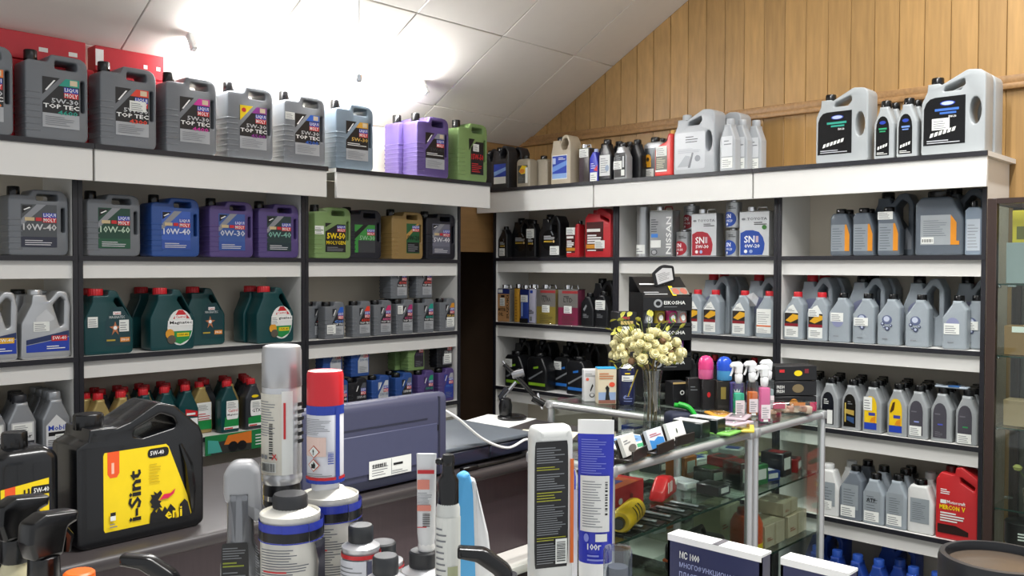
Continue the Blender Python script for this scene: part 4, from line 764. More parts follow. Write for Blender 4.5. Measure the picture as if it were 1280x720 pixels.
def lab_vag(kind):
    def f(l):
        if kind in 'ypq':
            pass
        shape = [(.12, .07), (.76, .07), (.76, .52), (.73, .6), (.66, .67), (.55, .71), (.44, .72), (.33, .71), (.22, .67), (.15, .6), (.12, .52)]
        if kind == 'k': l.pol(shape, mat('#12141c', .3)).lines(.22, .48, .5, .6, 3, PAPER, .4).rect(.4, .08, .7, .36, PAPER)
        if kind == 'l': l.pol(shape, mat('#14120f', .3)).pol([(.16, .34), (.68, .3), (.68, .4), (.16, .42)], mat('#b59a4a', .35)).pol([(.3, .2), (.68, .14), (.68, .26), (.3, .28)], mat('#35507a', .3)).rect(.18, .16, .25, .54, mat('#c9b25a', .4)).lines(.34, .52, .6, .6, 2, GREYINK, .4)
        if kind in 'yz': l.pol(shape, mat('#e8c21c', .35)).rect(.12, .07, .76, .2, BLUEP).rect(.34, .34, .68, .40, mat('#3a3f9a', .4)).pol([(.4, .22), (.7, .2), (.7, .34), (.5, .3)], mat('#d98a1c', .4))
        if kind == 'y': l.sticker(.08, .44, .52, .70)
        if kind == 'z': l.pol([(.16, .46), (.3, .64), (.42, .66), (.36, .5), (.2, .44)], mat('#4a2f14', .35))
        if kind in 'pqr': l.pol(shape, mat('#46444c', .35)).lines(.2, .5, .62, .56, 1, mat('#6a6870', .4), .4).rect(.34, .31, .58, .335, {'p': mat('#8f9ad8', .4), 'q': mat('#4a55b8', .4), 'r': mat('#2f9a55', .4)}[kind])
        if kind == 'p': l.sticker(.12, .06, .70, .24)
        if kind == 'r': l.sticker(.1, .03, .74, .2)
        if kind == 'q': l.lines(.22, .1, .6, .2, 4, mat('#7a7880', .4), .3)
    return f
V = {k: container('vg'+k, 'shoulder', .078, .208, .058, VG, PLBLACK, lab_vag(k)) for k in 'klyzpqrn'}
gv = 'grey litre bottles on the low shelf'
for pl, k, lb in ((1001, 'k', 'grey bottle just behind the rail of the glass counter'), (1027, 'k', 'grey bottle with a navy black label and white corner'), (1054, 'l', 'grey bottle with black and gold car label'), (1080, 'y', 'grey bottle with a yellow and blue label and price tag'), (1111, 'z', 'grey bottle with a yellow and blue label and dark wing'),
    (1134, 'p', 'grey bottle with dark grey label and low price tag'), (1166, 'q', 'grey bottle with dark grey label and no price tag'), (1197, 'r', 'grey bottle with a green stripe on dark grey label')):
    right(V[k], pl, z, 'oil_bottle', lb, BOT, group=gv)
    for j in (1, 2, 3): right(V['n'], pl+4+j*2.5, z, 'oil_bottle', 'grey bottle with black cap in the files behind the labelled row', BOT, back=.066*j, group='grey bottles in files')
bagm = thin_glass('clear_film', '#f2f4f6', .12, .2)
bg = MB(); n = 9
pts = [(-.085+.17*i/(n-1), -.035+.07*j/4, .006+.008*sin(i*1.3+j)+.012*(1-abs(i-4)/4)) for j in range(5) for i in range(n)]
bg.add(pts, [(j*n+i, j*n+i+1, (j+1)*n+i+1, (j+1)*n+i) for j in range(4) for i in range(n-1)], bagm, True)
pb = thing('plastic_packet', 'clear plastic packet lying across the black bottle caps', 'packet', (XR+.04, RY(1193, XR+.04), z+.209), -pi/2); bg.build('film', pb); MB().box(-.06, .06, -.02, .02, 0, .008, mat('#b9c4cf', .3), .003, 1).box(-.01, .03, -.022, .0, .006, .011, mat('#3a6fb0', .4)).build('contents', pb)
# ================================================================= right run, fourth and bottom shelves
z = ZR[3]
WHB = mat('#d5d6d4', .4); SLB = mat('#6b737c', .4)
def lab_gr(lines_=8, st=None, txt=None):
    def f(l):
        l.rect(.12, .2, .84, .66, mat('#8f979c', .4)).lines(.2, .26, .74, .6, lines_, mat('#5f666c', .4), .25)
        if txt: l.text(txt, .2, .44, .62, .52, INK, .02)
        if st: l.sticker(*st)
    return f
g5 = 'transmission oil bottles on the bottom shelf'
right(container('w5a', 'slant', .095, .215, .06, WHB, WHB, lab_gr(6, (.2, .14, .7, .3))), 1024, z, 'oil_bottle', 'white bottle behind the glass counter post', BOT, group=g5)
right(container('w5b', 'offset', .095, .225, .06, SLB, PLBLACK, lab_gr(7, (.08, .06, .72, .26))), 1050, z, 'oil_bottle', 'dark slate bottle with a low white tag', BOT, group=g5)
right(container('w5c', 'shoulder', .088, .205, .06, TG, PLBLACK, lab_gr(6, (.1, .06, .78, .26), 'ATF')), 1079, z, 'oil_bottle', 'grey bottle lettered ATF', BOT, group=g5)
right(container('w5d', 'shoulder', .085, .215, .06, TG, PLBLACK, lab_gr(8, (.1, .06, .78, .26))), 1110, z, 'oil_bottle', 'grey bottle with finely printed arched label', BOT, group=g5)
right(container('w5e', 'slant', .1, .21, .06, WHB, PLBLACK, lab_gr(9)), 1138, z, 'oil_bottle', 'white bottle with a grey label beside the red jug', BOT, group=g5)
for pl, bk, m_ in ((1052, .08, WHB), (1066, .09, SLB), (1092, .08, TG), (1118, .08, TG), (1126, .15, BKJ), (1150, .08, WHB)): right(container('w5n'+m_.name, 'shoulder', .085, .225, .06, m_, PLBLACK if m_ != WHB else WHB), pl, z, 'oil_bottle', 'bottle whose cap shows in the second row of transmission oils', BOT, back=bk, group='second row of transmission oils')
def lab_mer(l): l.lines(.12, .61, .36, .69, 3, WHITE, .45).rect(.12, .48, .26, .53, PAPER).text('Motorcraft', .28, .485, .72, .53, WHITE, .02).text('MERCON', .10, .40, .58, .465, YELP, .03).text('V', .63, .40, .72, .465, YELP, .03).lines(.12, .24, .74, .38, 4, PAPER, .55).pol([(.06, .08), (.8, .08), (.8, .14), (.5, .2), (.06, .2)], mat('#2a1512', .35))
right(container('mer', 'loop_jug', .15, .285, .1, mat('#c32a2e', .35), mat('#5a1518', .4), lab_mer), 1176, z, 'oil_jug', 'red loop-handled jug with yellow lettering on the lower shelf', JUG)
z = ZR[4]; BLB = mat('#1f3f8f', .4); BLD = BLB
Bn, Bj = container('bln', 'shoulder', .085, .23, .06, BLB, mat('#2b54b0', .4), lambda l: l.rect(.15, .1, .85, .55, mat('#2a4aa0', .4))), container('blj', 'arch_jug', .17, .3, .1, BLD, BLD)
for pl in (1010, 1034, 1058, 1082, 1106, 1130, 1154): right(Bn, pl, z, 'oil_bottle', 'blue bottle in the front row of the bottom board', BOT, group='blue bottles on the bottom board')
for pl in (1010, 1052, 1094, 1140): right(Bj, pl, z, 'oil_jug', 'blue jug behind the blue bottles on the bottom board', JUG, back=.1, group='blue jugs on the bottom board')
# ================================================================= wooden counter and what stands on it
CT = .923
DW = mat('#373233', .45, noise=.22, scale=14, stretch=(1.2, 14, 14), name='dark_wood_top'); DP = mat('#3d3034', .45, noise=.22, scale=14, stretch=(14, 14, .7), name='dark_wood_panel')
wc = thing('shop_counter', 'dark wood shop counter carrying the printer and the black jugs', 'counter', (0, 0, 0))
w = MB(); w.box(-.5, 2.552, 1.795, 2.42, CT-.03, CT, DW, .012, 3); w.build('worktop', wc)
MB().box(-.48, 2.53, 1.835, 1.853, .0, CT-.03, DP).build('front_panel', wc)
for x in (-.49, .9, 2.53): MB().box(x, x+.018, 1.853, 2.40, 0, CT-.03, DP).build('side_panel', wc)
dk = thing('white_desk', 'white desk top in front of the dark wood counter', 'desk', (0, 0, 0)); ZD = .655
MB().prism([(.55, 1.30), (1.80, 1.30), (1.80, 1.715), (2.04, 1.715), (2.04, 1.833), (.55, 1.833)], [], .025, .002, mat('#e6e2dc', .5), Matrix(((1, 0, 0, 0), (0, 0, 1, 0), (0, 1, 0, ZD-.0125), (0, 0, 0, 1)))).build('desk_top', dk)
for x, y in ((.6, 1.35), (1.65, 1.35), (.6, 1.8), (1.65, 1.8)): MB().box(x-.02, x+.02, y-.02, y+.02, 0, ZD-.025, ALU).build('leg', dk)
# printer
PX0, PX1 = LX(378, 1.83, 560), LX(558, 1.83, 560); PWd = PX1-PX0; PH = .232
PGREY = mat('#41435c', .5, noise=.04, scale=60); PDK = mat('#2a2c3e', .45)
pr = thing('laser_printer', 'dark blue-grey printer seen from behind on the wooden counter', 'printer', ((PX0+PX1)/2, 1.83, CT))
b = MB(); b.prism([(p[0], p[1]) for p in arc_poly([(0, .006, .004), (.10, .006, .01), (.10, PH-.012, .03), (0, PH, .022)], 4)], [], PWd, .004, PGREY, Matrix.Rotation(pi/2, 4, 'Z')); b.build('casing', pr)
b = MB(); b.box(-PWd/2+.03, PWd/2-.035, -.003, .004, .045, PH*.64, mat('#474a66', .5), .002, 1); b.build('rear_cover', pr)
b = MB(); b.box(-PWd/2+.03, PWd/2-.07, -.0012, .004, PH*.70, PH*.715, PDK).box(-PWd/2+.03, -PWd/2+.12, -.0012, .004, PH*.76, PH*.775, PDK).box(-PWd/2+.03, -PWd/2+.12, -.0012, .004, PH*.80, PH*.81, PDK); b.build('vent', pr)
b = MB(); b.box(-PWd/2+.02, PWd/2-.03, -.002, .004, .012, .03, PDK).box(PWd/2-.03, PWd/2-.024, -.0012, .004, .012, PH*.95, PDK).box(PWd/2-.036, PWd/2-.03, -.0014, .004, PH*.55, PH*.62, BLACK); b.build('seam', pr)
l = Lab(PWd, PH, 0); l.D = .007; l.rect(.42, .14, .72, .34, PAPER); l.lines(.44, .17, .56, .31, 5, GREYINK, .3).rect(.575, .15, .578, .33, GREYINK).lines(.59, .25, .70, .30, 1, INK, .5).lines(.58, .16, .7, .21, 2, GREYINK, .3).bars(.445, .26, .54, .3, INK, 12); l.build('rating_label', pr)
for x in (-PWd/2+.04, PWd/2-.04): MB().lathe([(.012, 0), (.012, .01)], BLACK, 10, (x, .03, 0)).lathe([(.012, 0), (.012, .01)], BLACK, 10, (x, .08, 0)).build('foot', pr)
# flat grey device with navy front
dx0, dx1 = PX1+.012, LX(672, 1.84, 560); dv = thing('desk_unit', 'flat grey-topped box with a navy front beside the printer', 'electronics', ((dx0+dx1)/2, 1.86, CT)); dw = dx1-dx0
MB().box(-dw/2, dw/2, 0, .34, .008, .052, mat('#20222f', .4), .004, 1).build('body', dv); MB().box(-dw/2-.003, dw/2+.003, -.006, .345, .052, .064, mat('#5c636b', .4), .004, 2).build('lid', dv)
MB().box(-dw/2+.01, -dw*.02, -.003, .002, .012, .048, mat('#262a3d', .35), .002, 1).build('drawer', dv); MB().box(dw*.0, dw/2-.01, -.003, .002, .012, .048, mat('#262a3d', .35), .002, 1).build('drawer', dv)
for x in (-dw/2+.03, dw/2-.03): MB().lathe([(.01, 0), (.01, .009)], BLACK, 10, (x, .03, 0)).lathe([(.01, 0), (.01, .009)], BLACK, 10, (x, .3, 0)).build('foot', dv)
def curve_pts(P, n=8):
    P = [Vector(p) for p in P]; out = []
    for i in range(len(P)-1):
        p0, p1, p2, p3 = P[max(i-1, 0)], P[i], P[i+1], P[min(i+2, len(P)-1)]
        for k in range(n):
            t = k/n; out.append(.5*((2*p1)+(p2-p0)*t+(2*p0-5*p1+4*p2-p3)*t*t+(3*p1-p0-3*p2+p3)*t**3))
    out.append(P[-1]); return out
cw = MB(); cw.tube(curve_pts([(PX1-.01, 1.845, CT+.185), (PX1+.05, 1.838, CT+.15), (PX1+.16, 1.845, CT+.075), (PX1+.26, 1.843, CT+.036), (PX1+.34, 1.842, CT+.05), (PX1+.38, 1.842, CT+.03)]), .004, WHITE, 8); tag(cw.build('white_cable'), 'white cable running from the printer across the navy front', 'cable')
cb_ = MB(); cb_.tube(curve_pts([(PX1+.38, 1.84, CT+.012), (PX1+.28, 1.825, CT+.006), (PX1+.18, 1.82, CT+.005), (PX1+.05, 1.822, CT+.005)]), .005, BLACK, 8).box(PX1+.05, PX1+.11, 1.812, 1.832, CT, CT+.014, BLACK, .003, 1); tag(cb_.build('black_cable'), 'black cable with a plug lying along the counter edge', 'cable')
# black 4 litre and 1 litre jugs with yellow labels
BJK = mat('#0c0d10', .25, noise=.05, coat=.2)
def dragon(l, x, zb, sx, sz):
    P_ = lambda pts: [(x+p[0]*sx, zb+p[1]*sz) for p in pts]
    l.pol(P_([(0, .0), (.62, .0), (.62, .2), (.5, .33), (.42, .22), (.36, .3), (.3, .2), (.22, .3), (.16, .2), (.1, .28), (.02, .2)]), INK)
    l.pol(P_([(.0, .46), (.06, .38), (.02, .34), (.1, .3), (.1, .22), (.22, .3), (.3, .28), (.24, .38), (.28, .42), (.2, .46), (.3, .58), (.26, .66), (.18, .6), (.1, .66), (.12, .58), (.02, .6), (.06, .52)]), INK)
    l.pol(P_([(.22, .44), (.34, .56), (.5, .56), (.62, .64), (.58, .54), (.44, .46), (.3, .46)]), mat('#d81f4f', .35))
    l.pol(P_([(.7, .0), (1, .0), (.92, .3), (.84, .38), (.72, .28)]), INK); l.text('eni', x+.36*sx, zb+.02*sz, x+.78*sx, zb+.24*sz, YELP, .02)
def lab_isint4(l):
    l.pol([(.20, .10), (.88, .10), (.90, .14), (.70, .66), (.68, .68), (.20, .68), (.19, .66), (.19, .12)], YELP)
    l.pol([(.22, .68), (.31, .68), (.31, .52), (.29, .49), (.24, .49), (.22, .52)], mat('#ee5a24', .4)).rect(.25, .52, .27, .60, mat('#f6c0a8', .4)).rr(.53, .59, .70, .66, .03, INK).text('5W-40', .55, .608, .66, .643, WHITE)
    l.text('i-Sint', .375, .14, .475, .52, INK, .03, up=True).lines(.54, .40, .64, .56, 7, mat('#c9ab10', .4), .3); dragon(l, .54, .10, .34, .36); l.rect(.235, .18, .275, .24, PAPER).rect(.235, .215, .275, .24, INK).lines(.23, .13, .29, .17, 2, GREYINK, .4)
OUT['isint'] = ([(0, .02, .06), (.06, 0, .04), (.94, 0, .04), (1, .03, .05), (1, .70, .06), (.97, .78, .05), (.76, .965, .08), (.62, 1.0, .06), (.40, .88, .03), (.30, .85, .03), (.27, .86, 0), (.1, .86, 0), (.09, .78, .03), (.0, .74, .05)], [[(.42, .77, .03), (.5, .75, .03), (.78, .80, .04), (.74, .87, .05), (.64, .91, .04), (.44, .82, .03)]], (.18, .085, .11, .835, .945))
def side_flute(b, W, H, D, m): b.tube([(W*.40, -D*.495, H*.12), (W*.385, -D*.51, H*.3), (W*.36, -D*.51, H*.5), (W*.30, -D*.495, H*.66)], [.004, .011, .011, .004], m, 8)
IS = container('isint4', 'isint', .275, .283, .125, BJK, PLBLACK, lab_isint4, bev=.016, cap_rib=.05, extra=side_flute)
p = atz(258, 657, CT); put('oil_jug', 'large black oil jug with a yellow label and red flame on the counter', JUG, IS, (p.x-.1375, 1.865+.0625, CT), .02)
def lab_isint1(l):
    l.pol([(.06, .10), (.80, .10), (.80, .64), (.06, .60)], YELP).pol([(.12, .605), (.28, .613), (.28, .40), (.12, .40)], mat('#ee5a24', .4)).rr(.52, .52, .84, .59, .05, INK).text('5W-40', .56, .535, .8, .575, WHITE).text('i-Sint', .36, .14, .50, .58, INK, .03, up=True).lines(.54, .36, .78, .5, 6, mat('#c9ab10', .4), .3); dragon(l, .52, .1, .28, .3)
IS1 = container('isint1', 'flat_top', .118, .25, .095, BJK, PLBLACK, lab_isint1, bev=.02, cap_rib=.05)
p = atz(93, 696, CT); put('oil_bottle', 'black oil bottle with a yellow label beside the large black jug', BOT, IS1, (p.x-.075, p.y+.07, CT), .03)
# gooseneck holder with a round base, on a sheet of paper
p = atz(640, 524, CT); gh = thing('phone_holder', 'black and chrome jointed phone holder with a round base', 'holder', p)
gh.location.z = CT+.002
q = lambda px, py: atd(px, py, 3.42)-Vector((p.x, p.y, CT))
MB().lathe([(.055, 0), (.055, .008), (.045, .014), (.02, .018)], PLBLACK, 24).build('base', gh)
MB().lathe([(.024, .016), (.026, .05), (.02, .075), (.01, .08)], PLBLACK, 16, (-.02, .015, 0)).build('swivel', gh)
MB().tube([q(632, 512), q(626, 496), q(634, 486)], .012, mat('#3a3b42', .2, .6), 10).tube([q(628, 498), q(645, 478)], .007, CHROME, 8).build('lower_arm', gh)
MB().tube([q(630, 456), q(652, 478), q(672, 500)], .009, PLBLACK, 10).tube([q(628, 452), q(634, 460)], .004, CHROME, 6).build('upper_arm', gh)
MB().tube([q(640, 470), q(655, 466)], .015, mat('#8a8b90', .25, .7), 12).build('joint', gh); MB().tube([q(666, 498), q(680, 506)], .014, PLBLACK, 10).tube([q(672, 492), q(678, 512)], .005, CHROME, 8).build('clamp', gh)
for k, (x0, y0, dx, dy, r, c, lb) in enumerate(((0, 0, .3, .21, .25, '#f2f2f0', 'sheet of white paper under the phone holder'), (-.2, -.33, .26, .2, .5, '#e9e2c8', 'cream sheet of paper on the counter behind the white tube'))):
    tag(MB().box(-dx/2, dx/2, -dy/2, dy/2, .0002, .0018, mat(c, .6, noise=.02)).build('paper_sheet', None, (min(p.x+x0, 2.38), p.y+y0, CT), r), lb, 'paper')
# ================================================================= glass counters
GT = 1.0; ALW = mat('#d4d5d6', .3, .55, name='aluminium_rail'); GEDGE = thin_glass('glass_pane', '#f6fbf8', .02, .07)
def glass_counter(label, x0, x1, y0, y1, shelves):
    t = thing('glass_counter', label, 'display counter', (x0, y0, 0), 0, 'glass counters'); Wd, Dd = x1-x0, y1-y0; r = .013; e = r
    for X, Y in ((e, e), (Wd-e, e), (e, Dd-e), (Wd-e, Dd-e)):
        MB().tube([(X, Y, 0), (X, Y, GT-.028)], r, ALW, 12).build('leg', t); MB().box(X-.016, X+.016, Y-.016, Y+.016, GT-.034, GT-.004, ALW, .006, 2).build('corner_joint', t)
    for (a_, b_) in (((e, e), (Wd-e, e)), ((e, Dd-e), (Wd-e, Dd-e)), ((e, e), (e, Dd-e)), ((Wd-e, e), (Wd-e, Dd-e))):
        for zz in (GT-.019, .13): MB().tube([(*a_, zz), (*b_, zz)], r, ALW, 12).build('rail', t)
    MB().box(.004, Wd-.004, .004, Dd-.004, GT-.006, GT, GEDGE).build('glass_top', t)
    MB().box(.026, Wd-.026, .010, .014, .142, GT-.03, GEDGE).build('glass_front', t)
    MB().box(.010, .014, .026, Dd-.026, .142, GT-.03, GEDGE).build('glass_side', t); MB().box(Wd-.014, Wd-.010, .026, Dd-.026, .142, GT-.03, GEDGE).build('glass_side', t)
    for zz in shelves:
        s = MB().box(.02, Wd-.02, .02, Dd-.02, zz-.006, zz, GEDGE).build('glass_shelf', t); MB().box(.02, Wd-.02, .0185, .02, zz-.006, zz, mat('#1f3a33', .2)).build('edge', s)
    MB().box(.012, Wd-.012, .012, Dd-.012, .115, .135, mat('#8f8d88', .5)).build('base_board', t)
    return t
glass_counter('aluminium framed glass counter with card holders on top', 1.82, 2.562, 1.36, 1.645, (.79, .57))
glass_counter('aluminium framed glass counter carrying the sprays and air fresheners', 2.57, 3.08, 1.36, 2.225, (.78, .57))
def on1(px, py): v = atz(px, py, GT); return (v.x, v.y, GT)
def carton(name, label, W, D, H, col, loc, rz, draw=None, cat='box', group=None, z=None, top=None):
    o = thing(name, label, cat, loc, rz, group); MB().box(-W/2, W/2, -D/2, D/2, 0, H, mat(col, .45), .0015, 1).build('box_body', o)
    if top: MB().box(-W/2, W/2, -D/2, D/2, H, H+.003, mat(top, .45)).build('lid', o)
    if draw: l = Lab(W, H, D); draw(l); l.build('printed_label', o)
    return o
FACE = -pi/4+.05     # turned towards the customer
# left end of the far counter
carton('small_box', 'white narrow box with a small black tool picture', .05, .045, .118, '#d5d6d8', on1(737, 501), FACE, lambda l: l.pol([(.5, .3), (.7, .5), (.62, .56), (.45, .36)], INK).ell(.6, .2, .2, .07, INK, 12).ell(.6, .21, .14, .05, mat('#d5d6d8', .45), 12).ell(.25, .7, .12, .05, mat('#e06a5a', .4), 10).lines(.1, .8, .9, .92, 2, GREYINK, .3))
carton('small_box', 'picture box with blue lid and a dark bear figure', .068, .055, .128, '#d9cdb2', on1(757, 504), FACE, lambda l: l.rect(.04, .02, .96, .34, mat('#8fa4c8', .4)).rect(.04, .02, .96, .12, mat('#8a5a4a', .4)).pol([(.4, .12), (.45, .4), (.4, .46), (.5, .54), (.62, .46), (.6, .3), (.66, .12)], INK).ell(.76, .56, .16, .07, mat('#e2553a', .4), 12).lines(.08, .72, .9, .92, 3, mat('#c2703a', .4), .4), top='#2aa0dc')
s = thing('spray_can', 'navy aerosol can with white cap collar on the glass counter', 'spray can', on1(783, 505), FACE)
NV = mat('#1b2147', .3)
MB().lathe([(.027, 0), (.029, .01), (.030, .02), (.030, .118), (.026, .132)], NV, 24).build('body', s); MB().lathe([(.026, .132), (.014, .142), (.012, .146), (.012, .15), (.008, .152), (.008, .163), (.005, .165)], WHITE, 20).build('nozzle', s)
l = Lab(.06, .13, .06, .0303); l.D = .0606; l.rect(.1, .66, .9, .82, PAPER).lines(.2, .68, .8, .8, 2, GREYINK, .4).lines(.3, .86, .8, .92, 1, YELP, .5).pol([(.2, .2), (.7, .6), (.76, .58), (.3, .18)], mat('#7a86b8', .4)).lines(.25, .1, .8, .3, 3, mat('#7a86b8', .4), .3); l.build('printed_label', s)
# vase and bouquet
vp = Vector(on1(815, 535)); v = thing('glass_vase', 'tall clear glass vase on the glass counter', 'vase', vp)
vg = thin_glass('vase_glass', '#e6ebe6', .03, .34)
MB().lathe([(.027, 0), (.029, .002), (.027, .02), (.025, .08), (.026, .13), (.031, .18)], vg, 24).build('glass', v); MB().lathe([(.023, .001), (.025, .003), (.024, .016), (.01, .018)], thin_glass('vase_foot', '#d9e2df', .05, .3), 20).build('foot', v)
bq = thing('flower_bouquet', 'bunch of cream artificial roses standing in the glass vase', 'flowers', vp)
rm = mat('#ddd5a4', .6, noise=.12, scale=60); rg = random.Random(5)
def rose_mesh(seed):
    b = MB(); r_ = random.Random(seed)
    b.lathe([(.004, -.012), (.012, -.006), (.0165, .004), (.0175, .012), (.015, .018), (.011, .016), (.009, .010)], rm, 12)
    b.lathe([(.011, .006), (.0125, .014), (.010, .021), (.006, .018), (.004, .012)], rm, 10)
    for k in range(5):
        a_ = k*2*pi/5+r_.random(); T = Matrix.Rotation(a_, 4, 'Z') @ Matrix.Translation((.013, 0, .002)) @ Matrix.Rotation(.5, 4, 'Y')
        b.add([(0, -.007, -.008), (0, .007, -.008), (.003, .011, .004), (.004, 0, .016), (.003, -.011, .004)], [(0, 1, 2, 3, 4)], rm, True, T)
    b.lathe([(.0, -.016), (.006, -.013), (.003, -.009)], mat('#7a8a3a', .6), 8); return b.mesh('rose')
RM = [rose_mesh(k) for k in range(3)]
bc = atd(808, 438, 2.85)-vp
leafm = MB(); leafm.add([(0, -.002, 0), (.008, -.008, .003), (.018, -.007, .005), (.026, 0, .003), (.018, .007, .005), (.008, .008, .003), (.013, 0, .0)], [(0, 1, 6), (1, 2, 6), (2, 3, 6), (3, 4, 6), (4, 5, 6), (5, 0, 6)], mat('#b3b046', .6), True); LM = leafm.mesh('leaf')
brm = mat('#6f5136', .7)
for k in range(66):
    th = k*2.39996; u_ = -.55+1.5*((k+.5)/66); rr_ = math.sqrt(max(0, 1-min(1, abs(u_))**2))*rg.choice((1, 1, .75))
    pos = bc+Vector((.105*rr_*cos(th), .105*rr_*sin(th), .058*u_))+Vector((rg.uniform(-.006, .006), rg.uniform(-.006, .006), rg.uniform(-.005, .005)))
    dr = (pos-bc+Vector((0, 0, .05))).normalized()
    if k % 9 == 4:
        o = MB().box(-.012, .012, -.012, .012, -.01, .012, brm, .008, 2).build('dry_petal', bq)
    else: o = obj('rose', RM[k % 3], bq)
    o.location = pos; o.rotation_euler = dr.to_track_quat('Z', 'Y').to_euler(); o.scale = (rg.uniform(.68, .86),)*3
for k in range(34):
    px = rg.uniform(765, 850)
    py = rg.uniform(394, 418) if k < 24 else rg.uniform(440, 462)
    pos = atd(px, py, 2.85+rg.uniform(-.06, .06))-vp
    o = obj('leaf', LM, bq, pos); o.scale = (.95,)*3; o.rotation_euler = (rg.uniform(-1, 1), rg.uniform(-1, 1), rg.uniform(0, 6.3))
    MB().tube([pos, (pos+bc)/2+Vector((0, 0, -.01)), bc], .0012, mat('#5f6a2f', .6), 5).build('twig', bq)
for k in range(9):
    a_ = k*.7; MB().tube(curve_pts([(.014*cos(a_), .014*sin(a_), .024), (.012*cos(a_+.3), .012*sin(a_+.3), .1), (bc.x*.4+.016*cos(a_), bc.y*.4+.016*sin(a_), .17), (bc.x+.05*cos(a_), bc.y+.05*sin(a_), bc.z-.02)], 4), .0022, mat('#6b5a30', .6), 6).build('stem', bq)
MB().tube([atd(785, 496, 2.87)-vp, atd(797, 462, 2.87)-vp], .002, mat('#c9b23a', .5), 6).build('stem', bq)
# black cardboard rack of air fresheners
rk = thing('display_rack', 'black cardboard rack of air fresheners with a card sign on top', 'display rack', (2.935, 1.93, GT), -.58); KC = mat('#121214', .4); SB_ = mat('#9a9d9f', .3)
RW, RD = .2, .15
for x in (-RW/2, RW/2-.004): MB().box(x, x+.004, 0, RD, 0, .40, KC).build('side_panel', rk)
MB().box(-RW/2, RW/2, RD-.004, RD, 0, .46, KC).build('back_panel', rk)
MB().add([(-RW/2, -.002, .382), (RW/2, -.002, .382), (RW/2, RD*.75, .46), (-RW/2, RD*.75, .46), (-RW/2, -.002, .377), (RW/2, -.002, .377), (RW/2, RD*.75, .455), (-RW/2, RD*.75, .455)], [(0, 1, 2, 3), (7, 6, 5, 4), (0, 4, 5, 1), (1, 5, 6, 2), (2, 6, 7, 3), (3, 7, 4, 0)], KC).build('slanted_header', rk)
hd = Lab(RW, .1, 0); hd.D = 0; hd.lines(.06, .16, .56, .40, 2, mat('#b9bbbd', .4), .4).rect(.62, .08, .7, .7, YELP).rect(.64, .14, .98, .6, mat('#8a8a80', .4)).ell(.73, .36, .07, .2, mat('#b96a5a', .4), 12).ell(.89, .36, .07, .2, mat('#b96a5a', .4), 12).lines(.05, .78, .9, .92, 1, WHITE, .6)
o = hd.build('printed_label', rk, (0, -.003, .352)); o.rotation_euler = (-math.atan2(RD*.75, .078), 0, 0); o.location = (0, -.0025, .3835)
for i, z0 in enumerate((.27, .155, .04)):
    MB().box(-RW/2+.004, RW/2-.004, .0, RD-.004, z0, z0+.004, KC).build('tray', rk)
    f = MB().box(-RW/2, RW/2, -.003, .0, z0+.062, z0+.112, KC).build('front_strip', rk)
    l = Lab(RW, .05, .006); l.text('EIKOSHA', .42, .46, .86, .74, PAPER, .02).ell(.3, .55, .09, .32, SB_, 18).ell(.3, .55, .05, .18, INK, 14).lines(.42, .26, .86, .36, 1, GREYINK, .4); l.build('printed_label', f, (0, 0, z0+.062))
    MB().box(-RW/2, RW/2, -.003, .0, z0, z0+.014, KC).build('front_strip', rk)
cs = MB(); cs.prism(arc_poly([(-.05, 0, .01), (.04, -.004, .01), (.05, .055, .012), (-.0, .078, .05), (-.05, .055, .012)], 4), [], .004, .001, KC); so = cs.build('card_sign', rk, (.02, .06, .435)); so.rotation_euler = (.0, -.3, .1)
l = Lab(.1, .08, .005); l.pol([(.12, .08), (.82, .06), (.88, .62), (.5, .78), (.14, .62)], mat('#c9c9c9', .5)).lines(.22, .2, .78, .6, 5, mat('#7a7a7a', .5), .3); l.build('printed_label', so)
RI = rk.matrix_basis; RI = Matrix.Translation(Vector(rk.location)) @ Matrix.Rotation(-.58, 4, 'Z')
fr = {}
for i, (x, z0, c, c2, lb) in enumerate(((-.068, .2745, '#8b8f93', '#c9cdd0', 'grey air freshener tin with a round silver badge, upper tray'), (-.02, .2745, '#b9a23a', '#5a3a2a', 'yellow air freshener tin with a brown badge, upper tray'), (.03, .2745, '#c23a7a', '#2f8a4a', 'pink air freshener tin with a green badge, upper tray'), (.072, .2745, '#a9a4a2', '#c9705a', 'beige air freshener tin with a coral badge, upper tray'),
                                       (-.06, .1595, '#6a6d72', '#b9bbbd', 'grey air freshener tin, middle tray'), (0, .1595, '#3a3b40', '#8a4a9a', 'black air freshener tin with a violet badge, middle tray'), (.06, .1595, '#7a3f8f', '#d0a0d8', 'violet air freshener tin, middle tray'))):
    w_ = RI @ Vector((x, .035, z0)); t = thing('air_freshener', lb, 'air freshener', w_, -.58, 'air fresheners in the black rack')
    MB().lathe([(.021, 0), (.022, .004), (.022, .05), (.02, .054)], mat(c, .3), 18).build('tin', t); l = Lab(.044, .054, .044, .0222); l.D = .0444; l.ell(.5, .52, .34, .36, mat(c2, .35), 16).ell(.5, .52, .2, .2, PAPER, 12); l.build('printed_label', t)
# side display hung on the rack's left
carton('display_box', 'black box with a white and gold label beside the rack', .07, .09, .33, '#16161a', (2.775, 2.02, GT), -.58, lambda l: l.rect(.1, .86, .8, .9, mat('#c9b06a', .4)).rect(.1, .92, .6, .95, mat('#a03236', .4)).rect(.1, .68, .8, .84, PAPER).lines(.15, .7, .75, .82, 3, GREYINK, .3))
